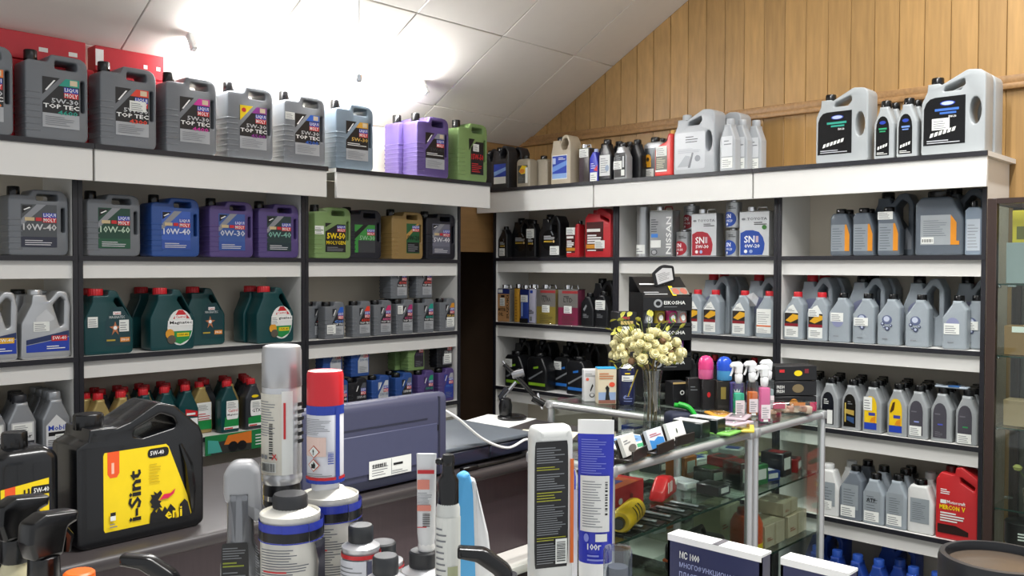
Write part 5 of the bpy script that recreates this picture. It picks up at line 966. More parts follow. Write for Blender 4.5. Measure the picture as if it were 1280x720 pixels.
# middle of the far counter
carton('small_box', 'black box with a white ring emblem', .062, .06, .085, '#17171a', (2.80, 1.80, GT), -.5, lambda l: l.ell(.6, .55, .14, .1, PAPER, 14).ell(.6, .55, .08, .06, INK, 12).rect(.0, .92, 1, 1, mat('#b9a06a', .4)))
carton('small_box', 'white box beside the ring emblem box', .05, .05, .085, '#c4c6c6', (2.87, 1.735, GT), -.5)
cp = Vector(on1(852, 535)); cpo = thing('strapped_pouch', 'navy pouch with a bright green curved strap', 'pouch', cp, -.6)
MB().box(-.05, .05, -.035, .035, 0, .052, mat('#1a2038', .7), .016, 3).build('pouch', cpo)
MB().tube(curve_pts([(-.01, -.0, .075), (.015, -.02, .066), (.032, -.036, .035), (.034, -.038, .0075)], 5), .0075, mat('#17a02c', .4), 8).tube(curve_pts([(-.02, .012, .07), (.02, .0, .062), (.04, -.02, .032), (.042, -.026, .0075)], 5), .0075, mat('#17a02c', .4), 8).build('strap', cpo)
for k, (x, y, w_, h, c, lb) in enumerate(((*on1(866, 509)[:2], .044, .105, '#141417', 'plain black perfume box beside the red dot box'), (*on1(884, 511)[:2], .044, .105, '#1d1a1c', 'black perfume box with a red dot'), (*on1(902, 513)[:2], .044, .105, '#23201c', 'black perfume box with a gold line'), (*on1(919, 514)[:2], .044, .1, '#3d3370', 'purple box with a white crown emblem'))):
    carton('perfume_box', lb, w_, .044, h, c, (x, y, GT), -.8, (lambda l: l.ell(.5, .5, .14, .09, REDP, 12)) if k == 1 else (lambda l: l.rect(.3, .4, .7, .8, mat('#8a7a3a', .4)).rect(.1, .1, .9, .2, mat('#2f2b28', .4))) if k == 2 else (lambda l: l.pol([(.3, .62), (.7, .62), (.74, .8), (.6, .7), (.5, .82), (.4, .7), (.26, .8)], PAPER).lines(.2, .2, .8, .5, 4, mat('#7a6fb0', .4), .3)) if k == 3 else (lambda l: l.lines(.2, .6, .8, .8, 2, GREYINK, .3)), group='perfume boxes on the glass counter')
def dome(label, loc, c1, c2):
    t = thing('dome_freshener', label, 'air freshener', loc); MB().lathe([(.024, 0), (.026, .004), (.026, .034), (.024, .036)], mat(c2, .3), 24).build('cup', t); MB().lathe([(.0265, .034), (.0265, .055), (.0225, .07), (.014, .079), (.004, .082), (0, .0822)], mat(c1, .25), 24).build('dome', t)
dome('pink dome-topped air freshener standing on a black box', (*on1(882, 511)[:2], GT+.106), '#d8437f', '#e0679a'); dome('blue dome-topped air freshener standing on dark boxes', (*on1(905, 513)[:2], GT+.106), '#2350c4', '#4a9ad0')
def sprayer(label, loc, liq, rz, h=.118, hs=.0):
    t = thing('spray_bottle', label, 'spray bottle', loc, rz, 'trigger sprays on the glass counter')
    LQ = mat(liq, .2, noise=.03); CL = thin_glass('clear_bottle', '#eef4f2', .04, .18); WHT = mat('#e9ebec', .35)
    MB().box(-.0175, .0175, -.0155, .0155, 0, h, CL, .006, 2).build('bottle', t); MB().box(-.016, .016, -.0138, .0138, .003, h*(.7-hs), LQ, .005, 2).build('liquid', t)
    MB().lathe([(.008, h-.004), (.012, h+.004), (.013, h+.024), (.009, h+.03)], WHT, 16).build('collar', t)
    MB().prism(arc_poly([(-.012, h+.028, .003), (.010, h+.028, .003), (.013, h+.058, .006), (.004, h+.068, .006), (-.020, h+.066, .008), (-.030, h+.056, .004), (-.028, h+.048, .002), (-.012, h+.05, .004)], 3), [], .02, .004, WHT).build('spray_head', t)
    MB().tube([(-.019, 0, h+.05), (-.022, 0, h+.034), (-.028, 0, h+.02)], .0035, WHT, 6).build('trigger', t)
    l = Lab(.038, h, .032); l.rect(.1, .12, .9, .5, mat('#e6d9dc', .4)).lines(.2, .16, .8, .46, 5, GREYINK, .3).rect(.3, .04, .7, .1, PAPER); l.build('printed_label', t)
sprayer('spray bottle with teal green liquid', on1(923, 522), '#38b894', -.75); sprayer('spray bottle with orange liquid', on1(940, 520), '#e0702f', -.75); sprayer('spray bottle with pink liquid', on1(955, 528), '#f06aa4', -.75, .118, -.26); sprayer('grey-headed spray bottle behind the pink one', on1(960, 514), '#9aa4a8', -.75, .112)
# far right end: black boxes and a bag
for k, (z0, lb) in enumerate(((0, 'black box with pink ends at the bottom of the small stack'), (.052, 'black box with yellow car print in the middle of the stack'), (.104, 'black box with red lettering on top of the stack'))):
    carton('freshener_box', lb, .15, .09, .05, '#151518', (2.995, 1.455, GT+z0*1.02), -.72, [lambda l: l.rect(0, .0, .16, .6, mat('#d81f5a', .4)).rect(.84, 0, 1, .6, mat('#d81f5a', .4)).ell(.45, .55, .1, .3, mat('#e0902b', .4), 12), lambda l: l.ell(.55, .5, .14, .3, mat('#7a6a4a', .4), 14).text('FRESH', .04, .5, .22, .72, PAPER).text('FRESH', .04, .2, .22, .42, PAPER), lambda l: l.lines(.1, .55, .3, .9, 1, REDP, .6).ell(.55, .5, .1, .2, YELP, 14).rect(.7, .5, .8, .8, mat('#7a1f2a', .4))][k], group='black boxes stacked on the counter corner')
bgp = Vector(on1(985, 523)); t = thing('plastic_bag', 'clear plastic bag holding beige and orange bits on the counter corner', 'bag', (2.90, 1.405, GT), -.75)
film = MB(); film.box(-.085, .085, -.028, .028, .002, .045, bagm, .02, 3); film.build('film', t)
ct = MB()
for k in range(9): ct.box(-.065+.015*k-.012, -.065+.015*k+.012, -.015, .012, .006, .02+.012*((k*7) % 3)/2, mat(('#c7a58a', '#b98a72', '#d9c2a8')[k % 3], .6), .005, 2, T=Matrix.Rotation(.1*((k % 3)-1), 4, 'Y'))
ct.box(-.07, -.03, -.02, -.014, .02, .04, mat('#c23a5a', .4)).box(.0, .04, -.02, -.016, .03, .04, mat('#e0852b', .4)); ct.build('contents', t)
# near counter top: packs, black cases, card holders, flyer
PK = [('#e0a03a', 'orange'), ('#c9b8c4', 'lilac grey'), ('#d8c34a', 'yellow'), ('#8fae8a', 'sage green'), ('#b9a9b0', 'mauve'), ('#7fc45a', 'lime green')]
for k, (px, py, i, dz, r, lb) in enumerate(((905, 530, 0, 0, .2, 'orange flat pack at the bottom of the loose packs'), (918, 533, 1, .008, -.1, 'lilac grey flat pack lying over the orange one'), (928, 537, 2, 0, .5, 'yellow flat pack beside the counter rail'), (922, 529, 4, .016, .3, 'mauve flat pack on top of the loose packs'), (900, 524, 0, .012, .9, 'orange flat pack turned across the others'), (908, 541, 5, 0, .1, 'lime green flat pack nearest the rail'))):
    v_ = atz(px, py, GT); o = thing('flat_pack', lb, 'pack', (v_.x, v_.y, GT+dz), r, 'loose flat packs on the glass counter'); MB().box(-.055, .055, -.035, .035, 0, .007, mat(PK[i][0], .4), .002, 1).build('card', o); MB().box(-.03, .04, -.022, .022, .007, .012, thin_glass('blister', '#f4f4f4', .08, .25), .003, 1).build('blister', o)
for k, (px, lb) in enumerate(((880, 'black case with white lid nearer the card holders'), (897, 'black case with white lid nearer the loose packs'))):
    v_ = atz(px, 548-4*k, GT); o = thing('black_case', lb, 'box', (v_.x+.01+.012*k, v_.y+.05, GT), .02, 'black cases with white lids'); MB().box(-.026, .026, -.05, .05, 0, .045, mat('#1d2524', .25), .003, 1).build('case_body', o); MB().box(-.02, .02, -.048, .048, .045, .047, WHITE).build('lid', o)
def card_stand(label, px, py, cardc, draw, rz):
    v_ = atz(px, py, GT); t = thing('card_stand', label, 'card holder', (v_.x, v_.y+.035, GT), rz, 'business card holders'); K = mat('#2a2522', .3)
    MB().box(-.052, .052, -.03, .03, 0, .006, K, .002, 1).build('base', t); MB().box(-.052, .052, -.032, -.027, 0, .028, K, .001, 1).build('front_lip', t); o = MB().box(-.05, .05, .0, .004, 0, .055, K, .001, 1).build('backrest', t); o.rotation_euler = (-.35, 0, 0)
    c = thing('business_cards', label.replace('black card stand', 'stack of cards')[:60], 'cards', (v_.x, v_.y+.035, GT+.007), rz, 'stacks of business cards'); o = MB().box(-.045, .045, -.012, -.001, 0, .052, mat(cardc, .5), .0005, 1).build('card_stack', c); o.rotation_euler = (-.35, 0, 0)
    l = Lab(.09, .052, 0); l.D = .024; draw(l); q_ = l.build('printed_label', c); q_.rotation_euler = (-.35, 0, 0)
card_stand('black card stand holding white cards with a grey car sketch', 800, 575, '#d9d8d2', lambda l: l.ell(.6, .3, .3, .18, mat('#6a6660', .4), 14).lines(.1, .6, .6, .85, 2, GREYINK, .3), .25); card_stand('black card stand holding cards with a blue picture', 833, 566, '#dbe2ea', lambda l: l.pol([(.02, .02), (.95, .02), (.95, .45), (.6, .55), (.3, .4), (.02, .5)], mat('#3f8ad0', .4)).lines(.1, .62, .9, .82, 2, mat('#c05a6a', .4), .4), .15); card_stand('black card stand holding plain white cards', 858, 556, '#e9eae6', lambda l: l.ell(.5, .5, .04, .14, mat('#3a4a3a', .4), 10), .05)
card_stand('black card stand holding cards with yellow bars', 758, 590, '#23211d', lambda l: l.rect(.2, .5, .8, .62, mat('#d9a92b', .4)).rect(.2, .25, .6, .4, mat('#d9a92b', .4)), .3)
v_ = atz(786, 553, GT); o = thing('flyer', 'printed flyer with green bar and blue picture on the glass', 'flyer', (v_.x, v_.y, GT), .05); MB().box(-.11, .11, -.07, .07, .0002, .0018, PAPER).build('sheet', o); m_ = MB(); m_.box(-.1, .1, -.066, -.035, .0018, .0021, mat('#3f9a6a', .4)).box(-.06, .1, -.02, .055, .0018, .0021, mat('#6f9ac8', .4)).box(0, .05, 0, .03, .0021, .0023, mat('#4a5560', .4)); m_.build('print', o)
# inside the near counter
def shelf_at(px, py, z): v_ = atz(px, py, z); return Vector((min(max(v_.x, 1.95), 2.50), min(max(v_.y, 1.41), 1.60), z))
S1 = .79
o = carton('red_carton', 'red carton with an orange and blue picture on the upper glass shelf', .2, .1, .08, '#c4252c', Vector((2.12, 1.58, S1)), .12, lambda l: l.lines(.1, .2, .5, .4, 2, PAPER, .3).ell(.3, .5, .06, .12, PAPER, 10).ell(.62, .55, .05, .1, mat('#8a1a20', .4), 10))
m_ = MB(); m_.box(-.07, .07, -.05, .05, .08, .0806, mat('#d8632b', .4)).box(-.03, .03, -.02, .02, .0806, .081, BLUEP).build('top_print', o)
yb = thing('yellow_bottle', 'yellow plastic bottle with a black label lying on the glass shelf', 'bottle', shelf_at(775, 655, S1)+Vector((0, -.03, .033)), .35); T_ = Matrix.Rotation(pi/2, 4, 'Y')
MB().lathe([(.026, -.09), (.031, -.084), (.031, .06), (.027, .07)], mat('#e2b714', .3), 24, T=T_).build('body', yb); MB().lathe([(.014, -.11), (.016, -.108), (.016, -.09)], BLACK, 14, T=T_).build('cap', yb)
l = Lab(.1, .06, .0, None); l.D = 0; l = MB(); 
for k, (a0, w_) in enumerate(((-.03, .05), (-.005, .06), (.02, .04))): l.add([((.02*0)+a0+.0, -.0315*cos(t_), .0315*sin(t_)) if s_ == 0 else (a0+.008, -.0315*cos(t_), .0315*sin(t_)) for t_ in (-.2, .1, .4, .7, 1.) for s_ in (0, 1)], [(2*i, 2*i+1, 2*i+3, 2*i+2) for i in range(4)], INK)
l.build('printed_label', yb)
for k in range(7):
    v_ = shelf_at(768+17*k, 676-6.5*k, S1); o = thing('blade_pack', 'black blister pack with a silver blade in the row on the glass shelf', 'pack', v_+Vector((0, .06, 0)), .1, 'black blade packs in a row'); MB().box(-.026, .026, -.09, .03, 0, .006, mat('#0d0e10', .35), .002, 1).build('card', o); MB().box(-.007, .007, -.07, .02, .006, .011, mat('#a9adb2', .4, .3), .002, 1).build('blade', o)
rp = Vector((2.335, 1.55, S1)); o = thing('toy_pack', 'red rounded car-shaped toy pack with white stripes', 'toy', rp, .3)
MB().prism(arc_poly([(-.07, 0, .01), (.08, 0, .015), (.09, .03, .02), (.05, .06, .02), (-.0, .065, .02), (-.05, .03, .02)], 4), [], .05, .012, mat('#cf1f27', .3)).build('body', o); m_ = MB()
for x in (-.02, .0, .015): m_.box(x, x+.006, -.0265, -.024, .02, .052, PAPER)
m_.lathe([(.009, 0), (.009, .003)], PAPER, 14, T=Matrix.Translation((.06, -.026, .04)) @ Matrix.Rotation(pi/2, 4, 'X')).build('stripes', o)
cols = [('#17181b', 'black'), ('#cdd08a', 'pale yellow'), ('#2b2d33', 'dark grey'), ('#c9ccd0', 'silver'), ('#24428f', 'blue'), ('#8f1f26', 'dark red'), ('#3a3b40', 'charcoal'), ('#2f7a45', 'green'), ('#b8672f', 'rust orange'), ('#5f6468', 'grey')]
def small_goods(x0, x1, y0, y1, z, n, seed, where, h=(.012, .05)):
    r_ = random.Random(seed)
    nx = max(1, int((x1-x0)/.085)); spots = [(i, j) for i in range(nx) for j in range(int((y1-y0)/.11))]; r_.shuffle(spots)
    for k, (i, j) in enumerate(spots[:n]):
        c, cn = cols[(k*3+seed) % len(cols)]; H = r_.uniform(*h); x = x0+(i+.5)*(x1-x0)/nx; y = y0+(j+.5)*.11
        o = thing('boxed_part', f'{cn} packed car part lying on the {where}', 'pack', (x, y, z), r_.uniform(-.3, .3), f'{cn} packs on the {where}')
        MB().box(-.034, .034, -.042, .042, 0, H, mat(c, .3), .003, 1).build('box_body', o); MB().box(-.022, .022, -.03, .02, H, H+.0012, mat(cols[(k*7+3) % 10][0], .4)).box(-.024, .02, -.0435, -.042, H*.3, H*.8, PAPER).build('printed_label', o)
small_goods(2.44, 2.545, 1.41, 1.64, S1, 4, 3, 'upper glass shelf of the near counter', (.01, .035))
small_goods(2.61, 3.04, 1.41, 2.18, .78, 34, 4, 'upper glass shelf of the far counter', (.03, .09)); small_goods(2.61, 3.04, 1.75, 2.18, .57, 12, 6, 'lower glass shelf of the far counter', (.05, .1))
small_goods(1.93, 2.1, 1.50, 1.62, .57, 2, 8, 'lower glass shelf of the near counter', (.02, .05))
# lower shelf: compressor, orange canister, cardboard boxes
o = thing('car_compressor', 'black tool case with an orange stripe on the lower glass shelf', 'tool', (2.40, 1.47, .57), .1); MB().box(-.1, .1, -.06, .06, 0, .1, mat('#1a1b1d', .35), .02, 3).build('case_body', o); MB().box(-.102, .102, -.062, .062, .038, .048, mat('#d8622b', .4), .004, 1).build('stripe', o); MB().tube([(-.06, 0, .1), (-.04, 0, .125), (.04, 0, .125), (.06, 0, .1)], .008, BLACK, 8).build('handle', o)
o = thing('orange_canister', 'orange round canister with a yellow band on the lower glass shelf', 'canister', (2.66, 1.44, .57)); MB().lathe([(.05, 0), (.052, .004), (.052, .1), (.04, .125), (.03, .128)], mat('#d8562b', .35), 24).build('body', o); MB().lathe([(.0528, .02), (.0528, .04)], YELP, 24).build('band', o); MB().lathe([(.03, .128), (.03, .145), (.02, .148)], mat('#b8431f', .4), 18).build('cap', o)
for k, (x, y, z0, w_, h, c, lb) in enumerate(((2.80, 1.46, .57, .14, .075, '#c8bba2', 'beige cardboard box under another on the lower glass shelf'), (2.965, 1.46, .57, .15, .075, '#d0c2a8', 'beige cardboard box next to the stacked pair'), (2.93, 1.47, .6475, .12, .045, '#cbbda4', 'beige cardboard box resting on another'), (2.80, 1.63, .57, .16, .1, '#bfb094', 'beige cardboard box at the back of the lower glass shelf'))):
    carton('cardboard_box', lb, w_, .1, h, c, (x, y, z0), .03*k, lambda l: l.rect(.46, 0, .54, 1, mat('#b5a68a', .5)).lines(.1, .3, .4, .5, 2, mat('#b05a4a', .5), .4), group='beige cardboard boxes')
o = thing('glove_pack', 'orange work gloves with a dark palm on the lower glass shelf', 'gloves', (1.99, 1.45, .5865), .4); MB().prism(arc_poly([(-.05, 0, .01), (.05, 0, .01), (.06, .04, .02), (.03, .07, .02), (-.04, .06, .02)], 3), [], .03, .01, mat('#d08a2b', .5), Matrix.Rotation(-pi/2, 4, 'X')).build('glove', o); MB().box(-.03, .02, -.055, -.01, .012, .022, BLACK, .005, 2).build('palm', o)
# ================================================================= brown glass cabinet at the right
CX = 3.36; BRN = mat('#33241f', .4, noise=.2, scale=20, stretch=(10, 10, 1), name='brown_frame'); cy0 = RY(1233.5, CX, 300); CH = 1.735
t = thing('glass_cabinet', 'tall brown framed glass cabinet at the end of the shelving', 'cabinet', (CX, cy0, 0), -pi/2); CWd, CDp = 1.0, .34
for x in (0, CWd-.03):
    for yy in (0, CDp-.03): MB().box(x, x+.03, yy, yy+.03, 0, CH, BRN, .002, 1).build('post', t)
for zz in (.0, CH-.018):
    for yy in (0, CDp-.03): MB().box(.03, CWd-.03, yy, yy+.03, zz, zz+.018, BRN).build('rail', t)
    for x in (0, CWd-.03): MB().box(x, x+.03, .03, CDp-.03, zz, zz+.018, BRN).build('rail', t)
MB().box(.03, CWd-.03, .012, .016, .018, CH-.018, GEDGE).build('glass_door', t); MB().box(.012, .016, .03, CDp-.03, .018, CH-.018, GEDGE).build('glass_side', t)
MB().box(.03, CWd-.03, CDp-.012, CDp-.008, .018, CH-.018, mat('#4f4a44', .3, noise=.1)).build('back_panel', t); MB().box(.03, CWd-.03, .03, CDp-.03, .018, .06, BRN).build('floor_board', t)
CS = []
for py in (355, 446, 537, 640, 742):
    zz = CAMZ+(ray(1262, py).z/ray(1262, py).x)*CX; CS.append(zz); s = MB().box(.018, CWd-.018, .03, CDp-.02, zz-.005, zz, GEDGE).build('glass_shelf', t); MB().box(.018, CWd-.018, .0285, .03, zz-.005, zz, mat('#1f3a33', .2)).build('edge', s)
    for yy in (.05, .25): MB().box(.0, .03, yy, yy+.02, zz-.016, zz-.005, CHROME, .003, 1).build('bracket', s)
cz = lambda px, back: (CX+.05+back, RY(px, CX+.05+back), 0)
def incab(px, back, z, w=.17): v_ = cz(px, back); return (v_[0], min(v_[1], cy0-.04-w/2), z)
carton('small_box', 'yellow box on the top glass shelf of the brown cabinet', .14, .08, .11, '#b8a82b', incab(1268, .08, CS[0]+.1405, .17), -pi/2, lambda l: l.rect(.1, .1, .9, .5, mat('#5a5a2a', .4))); carton('small_box', 'grey box carrying the yellow one in the brown cabinet', .17, .1, .14, '#8d979a', incab(1268, .08, CS[0]), -pi/2)
carton('small_box', 'brown cardboard box with a white tag in the brown cabinet', .12, .08, .1, '#8a6a42', incab(1270, .06, CS[1], .12), -pi/2, lambda l: l.rect(.2, .78, .6, .98, PAPER))
carton('small_box', 'tan box on the third shelf of the brown cabinet', .1, .07, .09, '#9a8466', incab(1275, .06, CS[2], .1), -pi/2)
def potted(label, loc):
    t = thing('floral_spray', label, 'flowers', loc); r_ = random.Random(9); gm_ = mat('#b9b56a', .6); fm = MB().lathe([(0, -.01), (.012, -.006), (.016, .004), (.008, .012), (0, .013)], gm_, 8).mesh('blossom')
    MB().lathe([(.03, 0), (.034, .05), (.03, .052)], mat('#5a5a4a', .4), 14).build('pot', t)
    for k in range(14):
        p_ = (r_.uniform(-.06, .06), r_.uniform(-.06, .06), r_.uniform(.07, .15)); obj('blossom', fm, t, p_); MB().tube([(0, 0, .05), p_], .0015, mat('#5a6a30', .6), 5).build('stem', t)
potted('small pot of pale yellow artificial flowers in the brown cabinet', incab(1262, .12, CS[3], .15))
o = thing('black_jar', 'black round jar with white lettering in the brown cabinet', 'jar', incab(1263, .05, CS[4], .12)); MB().lathe([(.05, 0), (.053, .004), (.053, .15), (.05, .154)], mat('#6a6d70', .4), 24).build('body', o); MB().lathe([(.055, .154), (.056, .158), (.056, .225), (.05, .23)], BLACK, 24).build('lid', o); l = Lab(.11, .23, 0, .0565); l.D = .113; l.lines(.25, .75, .75, .88, 3, PAPER, .5); o2 = l.build('printed_label', o); o2.rotation_euler = (0, 0, -1.1)
MB_ = MB().box(-.08, .08, -.07, .07, 0, .012, BRN); tag(MB_.build('jar_stand', None, (incab(1263, .0, 0)[0], incab(1263, 0, 0)[1], CS[3]-.252), -pi/2), 'low brown stand under the black jar in the cabinet', 'stand') if False else None
# ================================================================= near display table and the goods standing on it
NT = 1.04
nt = thing('near_table', 'white display table crowded with sprays and tins before the counter', 'table', (0, 0, 0), YAW-pi/2)
MB().box(-.78, .78, .70, 1.235, NT-.025, NT, mat('#c9c7c2', .5), .003, 1).build('table_top', nt)
for x in (-.74, .74):
    for y in (.74, 1.2): MB().box(x-.02, x+.02, y-.02, y+.02, 0, NT-.025, ALU).build('leg', nt)
CAMF = YAW-pi/2       # turned to face the camera
def spot(px, dep, py=720): v_ = atd(px, py, dep); return (v_.x, v_.y, NT)
def zat(py, dep): return CAMZ+(ray(640, py).z)*dep
def W_(npx, dep): return npx*dep/FPX
def cyl_lab(R, H): l = Lab(2*R, H, 2*R, R+.0003); l.D = 2*R+.0006; return l
# silver aerosol on a black tin
d = 1.15; R = W_(49, d)/2; zt, zb = zat(432, d), zat(603, d); H = zt-zb
t = thing('black_tin', 'black tin carrying the silver spray can', 'tin', spot(353, d), CAMF); hb = zb-NT; MB().lathe([(R*.9, 0), (R*.93, .003), (R*.93, hb-.004), (R*.88, hb)], mat('#101013', .3), 24).build('body', t); MB().lathe([(R*.945, hb-.02), (R*.945, hb-.014)], CHROME, 24).build('rim', t)
t = thing('spray_can', 'silver aerosol can with a silver cap and barcode', 'spray can', spot(353, d)[:2]+(zb,), CAMF); SV = mat('#c9cacc', .25, .5, noise=.03)
MB().lathe([(R*.93, 0), (R, .004), (R, .010), (R*.97, .012), (R*.985, .014), (R*.985, H*.70), (R*.93, H*.715)], SV, 36).build('body', t); MB().lathe([(R*.98, H*.70), (R, H*.705), (R*.985, H*.96), (R*.93, H*.99), (R*.8, H)], mat('#b9babc', .3, .55), 36).build('cap', t)
l = cyl_lab(R*.985, H); l.rect(-.1, .08, .62, .66, mat('#d3cfc2', .4)).rect(.62, .08, .9, .68, PAPER).lines(-.05, .36, .5, .62, 14, GREYINK, .3).bars(.3, .2, .4, .45, INK, 18, vert=False).rect(.02, .10, .48, .17, PAPER).bars(.05, .105, .46, .165, INK, 22).ell(.08, .21, .05, .018, GREYINK, 10).ell(.22, .21, .05, .018, GREYINK, 10).pol([(.4, .19), (.5, .23), (.48, .235), (.38, .195)], REDP).pol([(.5, .19), (.4, .23), (.42, .235), (.52, .195)], REDP).rect(.66, .34, .71, .60, REDP).lines(1.0, .3, 1.3, .62, 6, INK, .5); l.build('printed_label', t)
# large tins with blue and black bands
def big_tin(label, px, dep, rpx, topy, blue=True, can=False):
    R = W_(rpx, dep); H = zat(topy, dep)-NT; t = thing('additive_tin', label, 'tin', spot(px, dep), CAMF, 'blue banded tins'); PT = mat('#d9d7cf', .35, .1)
    MB().lathe([(R*.95, 0), (R, .002), (R, .005), (R*.98, .007), (R*.98, H-.008), (R, H-.006), (R, H), (R*.96, H+.001), (R*.95, H-.003), (R*.6, H+.004), (R*.5, H+.008)], PT, 40).build('body', t)
    l = cyl_lab(R*.98, H); bl_ = mat('#2a3aa8', .35); n = 6
    for k in range(n): a0 = -.75+2.5*k/n; l.rect(a0, .905, a0+2.5/n, .96, bl_).rect(a0, .845, a0+2.5/n, .906, mat('#0d0d10', .3)).rect(a0, .837, a0+2.5/n, .845, bl_)
    l.lines(-.1, .3, .12, .82, 30, GREYINK, .3).lines(.16, .3, .92, .82, 30, mat('#5a5d66', .4), .38, 4).lines(.2, .66, .8, .68, 1, REDP, .5).pol([(1.0, 0), (1.06, .1), (1.02, .4), (1.08, .7), (1.0, .83), (1.3, .83), (1.3, 0)], mat('#1b1d2b', .35)); l.build('printed_label', t)
    if not can: MB().lathe([(R*.52, H+.004), (R*.58, H+.006), (R*.58, H+.018), (R*.53, H+.021)], mat('#2b2c2f', .45), 56, rib=.03).build('cap', t)
    return R, H
big_tin('cream tin with blue and black bands and a screw cap', 363, 1.05, 37, 640); R2, H2 = big_tin('cream tin with blue and black bands under the red-capped spray', 412, 1.13, 36, 617, can=True)
d = 1.13; R = W_(45, d)/2; zb = NT+H2+.008; H = zat(461, d)-zb
t = thing('spray_can', 'white and blue aerosol can with a bright red cap', 'spray can', spot(407, d)[:2]+(zb-.002,), CAMF); WC = mat('#dfe0e6', .3)
MB().lathe([(R*.75, 0), (R*.78, .01), (R*.98, .012), (R, .018), (R, H*.72), (R*.95, H*.73)], WC, 36).build('body', t); MB().lathe([(R*.96, H*.70), (R*1.01, H*.705), (R*1.0, H*.97), (R*.94, H*.995), (R*.8, H)], mat('#d3202c', .3), 36).build('cap', t)
l = cyl_lab(R, H); l.rect(-.3, .64, 1.5, .715, BLUEP).rect(.88, .10, 1.02, .70, BLUEP).rect(-.3, .07, 1.5, .10, BLUEP).rect(-.3, .10, 1.5, .125, REDP).rect(.02, .3, .62, .46, mat('#e6c9bd', .4)).lines(-.1, .48, .8, .62, 10, GREYINK, .3)
for cz_ in (.34, .23):
    l.pol([(.30, cz_-.055), (.47, cz_), (.30, cz_+.055), (.13, cz_)], mat('#c2502f', .4)).pol([(.30, cz_-.046), (.44, cz_), (.30, cz_+.046), (.16, cz_)], PAPER)
l.text('!', .28, .315, .32, .365, INK, .03).pol([(.25, .205), (.35, .205), (.36, .235), (.31, .262), (.3, .24), (.25, .24)], INK).lines(.1, .14, .8, .17, 2, GREYINK, .4).bars(.66, .24, .8, .34, BLUEP, 10, vert=False); l.build('printed_label', t)
# small red ringed tins
def small_tin(label, px, dep, rpx, topy, cap='#2b2d30', high=.0):
    R = W_(rpx, dep); H = zat(topy, dep)-NT; t = thing('additive_tin', label, 'tin', spot(px, dep), CAMF, 'small red ringed tins')
    MB().lathe([(R*.95, 0), (R, .002), (R, H-.006), (R*1.03, H-.005), (R*1.03, H-.001), (R*.95, H), (R*.62, H+.004), (R*.6, H+.008)], mat('#c9cacd', .25, .4), 32).build('body', t); l = cyl_lab(R, H)
    for k in range(5): l.rect(-.6+.44*k, .91, -.6+.44*(k+1), .945, REDP)
    l.rect(-.1, .0, .72, .90, mat('#d3d5dc', .4)).lines(-.05, .3, .66, .87, 16, GREYINK, .3).rect(.74, 0, .86, .90, mat('#4a4d66', .4)).lines(.9, .3, 1.3, .87, 8, mat('#8a3a4a', .4), .4); l.build('printed_label', t)
    MB().lathe([(R*.62, H+.003), (R*.68, H+.005), (R*.68, H+.021), (R*.6, H+.023)], mat(cap, .45), 48, rib=.03).build('cap', t)
    return R, H
small_tin('small silver tin with a red ring beside the large tins', 451, 1.06, 23, 681); small_tin('small tin with black cap between the tins and the white tube', 478, 1.15, 25, 700); small_tin('small tin whose black cap stands lowest in front', 482, .96, 24, 722); RT1, HT1 = small_tin('small tin with a black cap under the slim white tube', 529, 1.08, 26, 712)
# grey flip-cap bottle
d = 1.12; t = thing('care_bottle', 'grey plastic bottle with flip cap and black printed back', 'bottle', spot(301, d-.02), CAMF+.2); GRM = mat('#84868a', .3, .3, noise=.03); H = zat(606, d)-NT; w0 = W_(47, d)
MB().prism(arc_poly([(-w0/2, 0, .008), (w0/2, 0, .008), (w0/2, H*.52, .02), (w0*.33, H*.66, .03), (w0*.3, H, .004), (-w0*.3, H, .004), (-w0*.33, H*.66, .03), (-w0/2, H*.52, .02)], 5), [], .04, .011, GRM).build('body', t); ht = zat(572, d)-NT
MB().prism(arc_poly([(-w0*.36, H-.014, .004), (w0*.42, H-.03, .01), (w0*.5, H*.8, .004), (w0*.56, H*.8, .004), (w0*.5, ht-.01, .012), (w0*.3, ht, .012), (-w0*.2, ht, .014), (-w0*.4, ht-.014, .012), (-w0*.4, H-.004, .004)], 4), [], .034, .008, mat('#a5a6a8', .35)).build('flip_cap', t)
l = Lab(w0, H, .04); l.rr(.06, .05, .74, .68, .04, mat('#141416', .35)).lines(.1, .58, .7, .66, 5, GREYINK, .4).lines(.1, .53, .66, .57, 2, mat('#8f9a2b', .4), .5).lines(.1, .1, .7, .51, 20, GREYINK, .4); l.build('printed_label', t)
# slim tube and pump spray
d = 1.08; zt = zat(567, d); zb = NT+HT1+.0255; H = zt-zb; w0 = W_(25, d)
t = thing('ointment_tube', 'slim white and red tube standing on a black capped tin', 'tube', spot(533, d)[:2]+(zb,), CAMF); b = MB(); n = 20; V = []; F = []
prof = [(0, .009, .009), (.16, .011, .011), (.2, w0*.46, .012), (.6, w0*.47, .0095), (.93, w0*.49, .003), (1, w0*.5, .0022)]
for (h, a_, c_) in prof:
    for k in range(n): V.append((a_*cos(2*pi*k/n), c_*sin(2*pi*k/n), h*H))
F = [(i*n+k, i*n+(k+1) % n, (i+1)*n+(k+1) % n, (i+1)*n+k) for i in range(len(prof)-1) for k in range(n)]+[tuple(reversed(range(n))), tuple((len(prof)-1)*n+k for k in range(n))]
b.add(V, F, mat('#dfe1e2', .35), True); b.build('body', t); l = Lab(w0*.9, H, .0); l.D = .0255; l.rect(.04, .80, .96, .84, REDP).rect(.04, .64, .7, .74, mat('#e08a78', .4)).lines(.06, .46, .9, .62, 8, GREYINK, .3).rect(.04, .42, .8, .48, mat('#e08a78', .4)).bars(.35, .26, .75, .40, INK, 12, vert=False).lines(.06, .25, .9, .27, 1, REDP, .5)
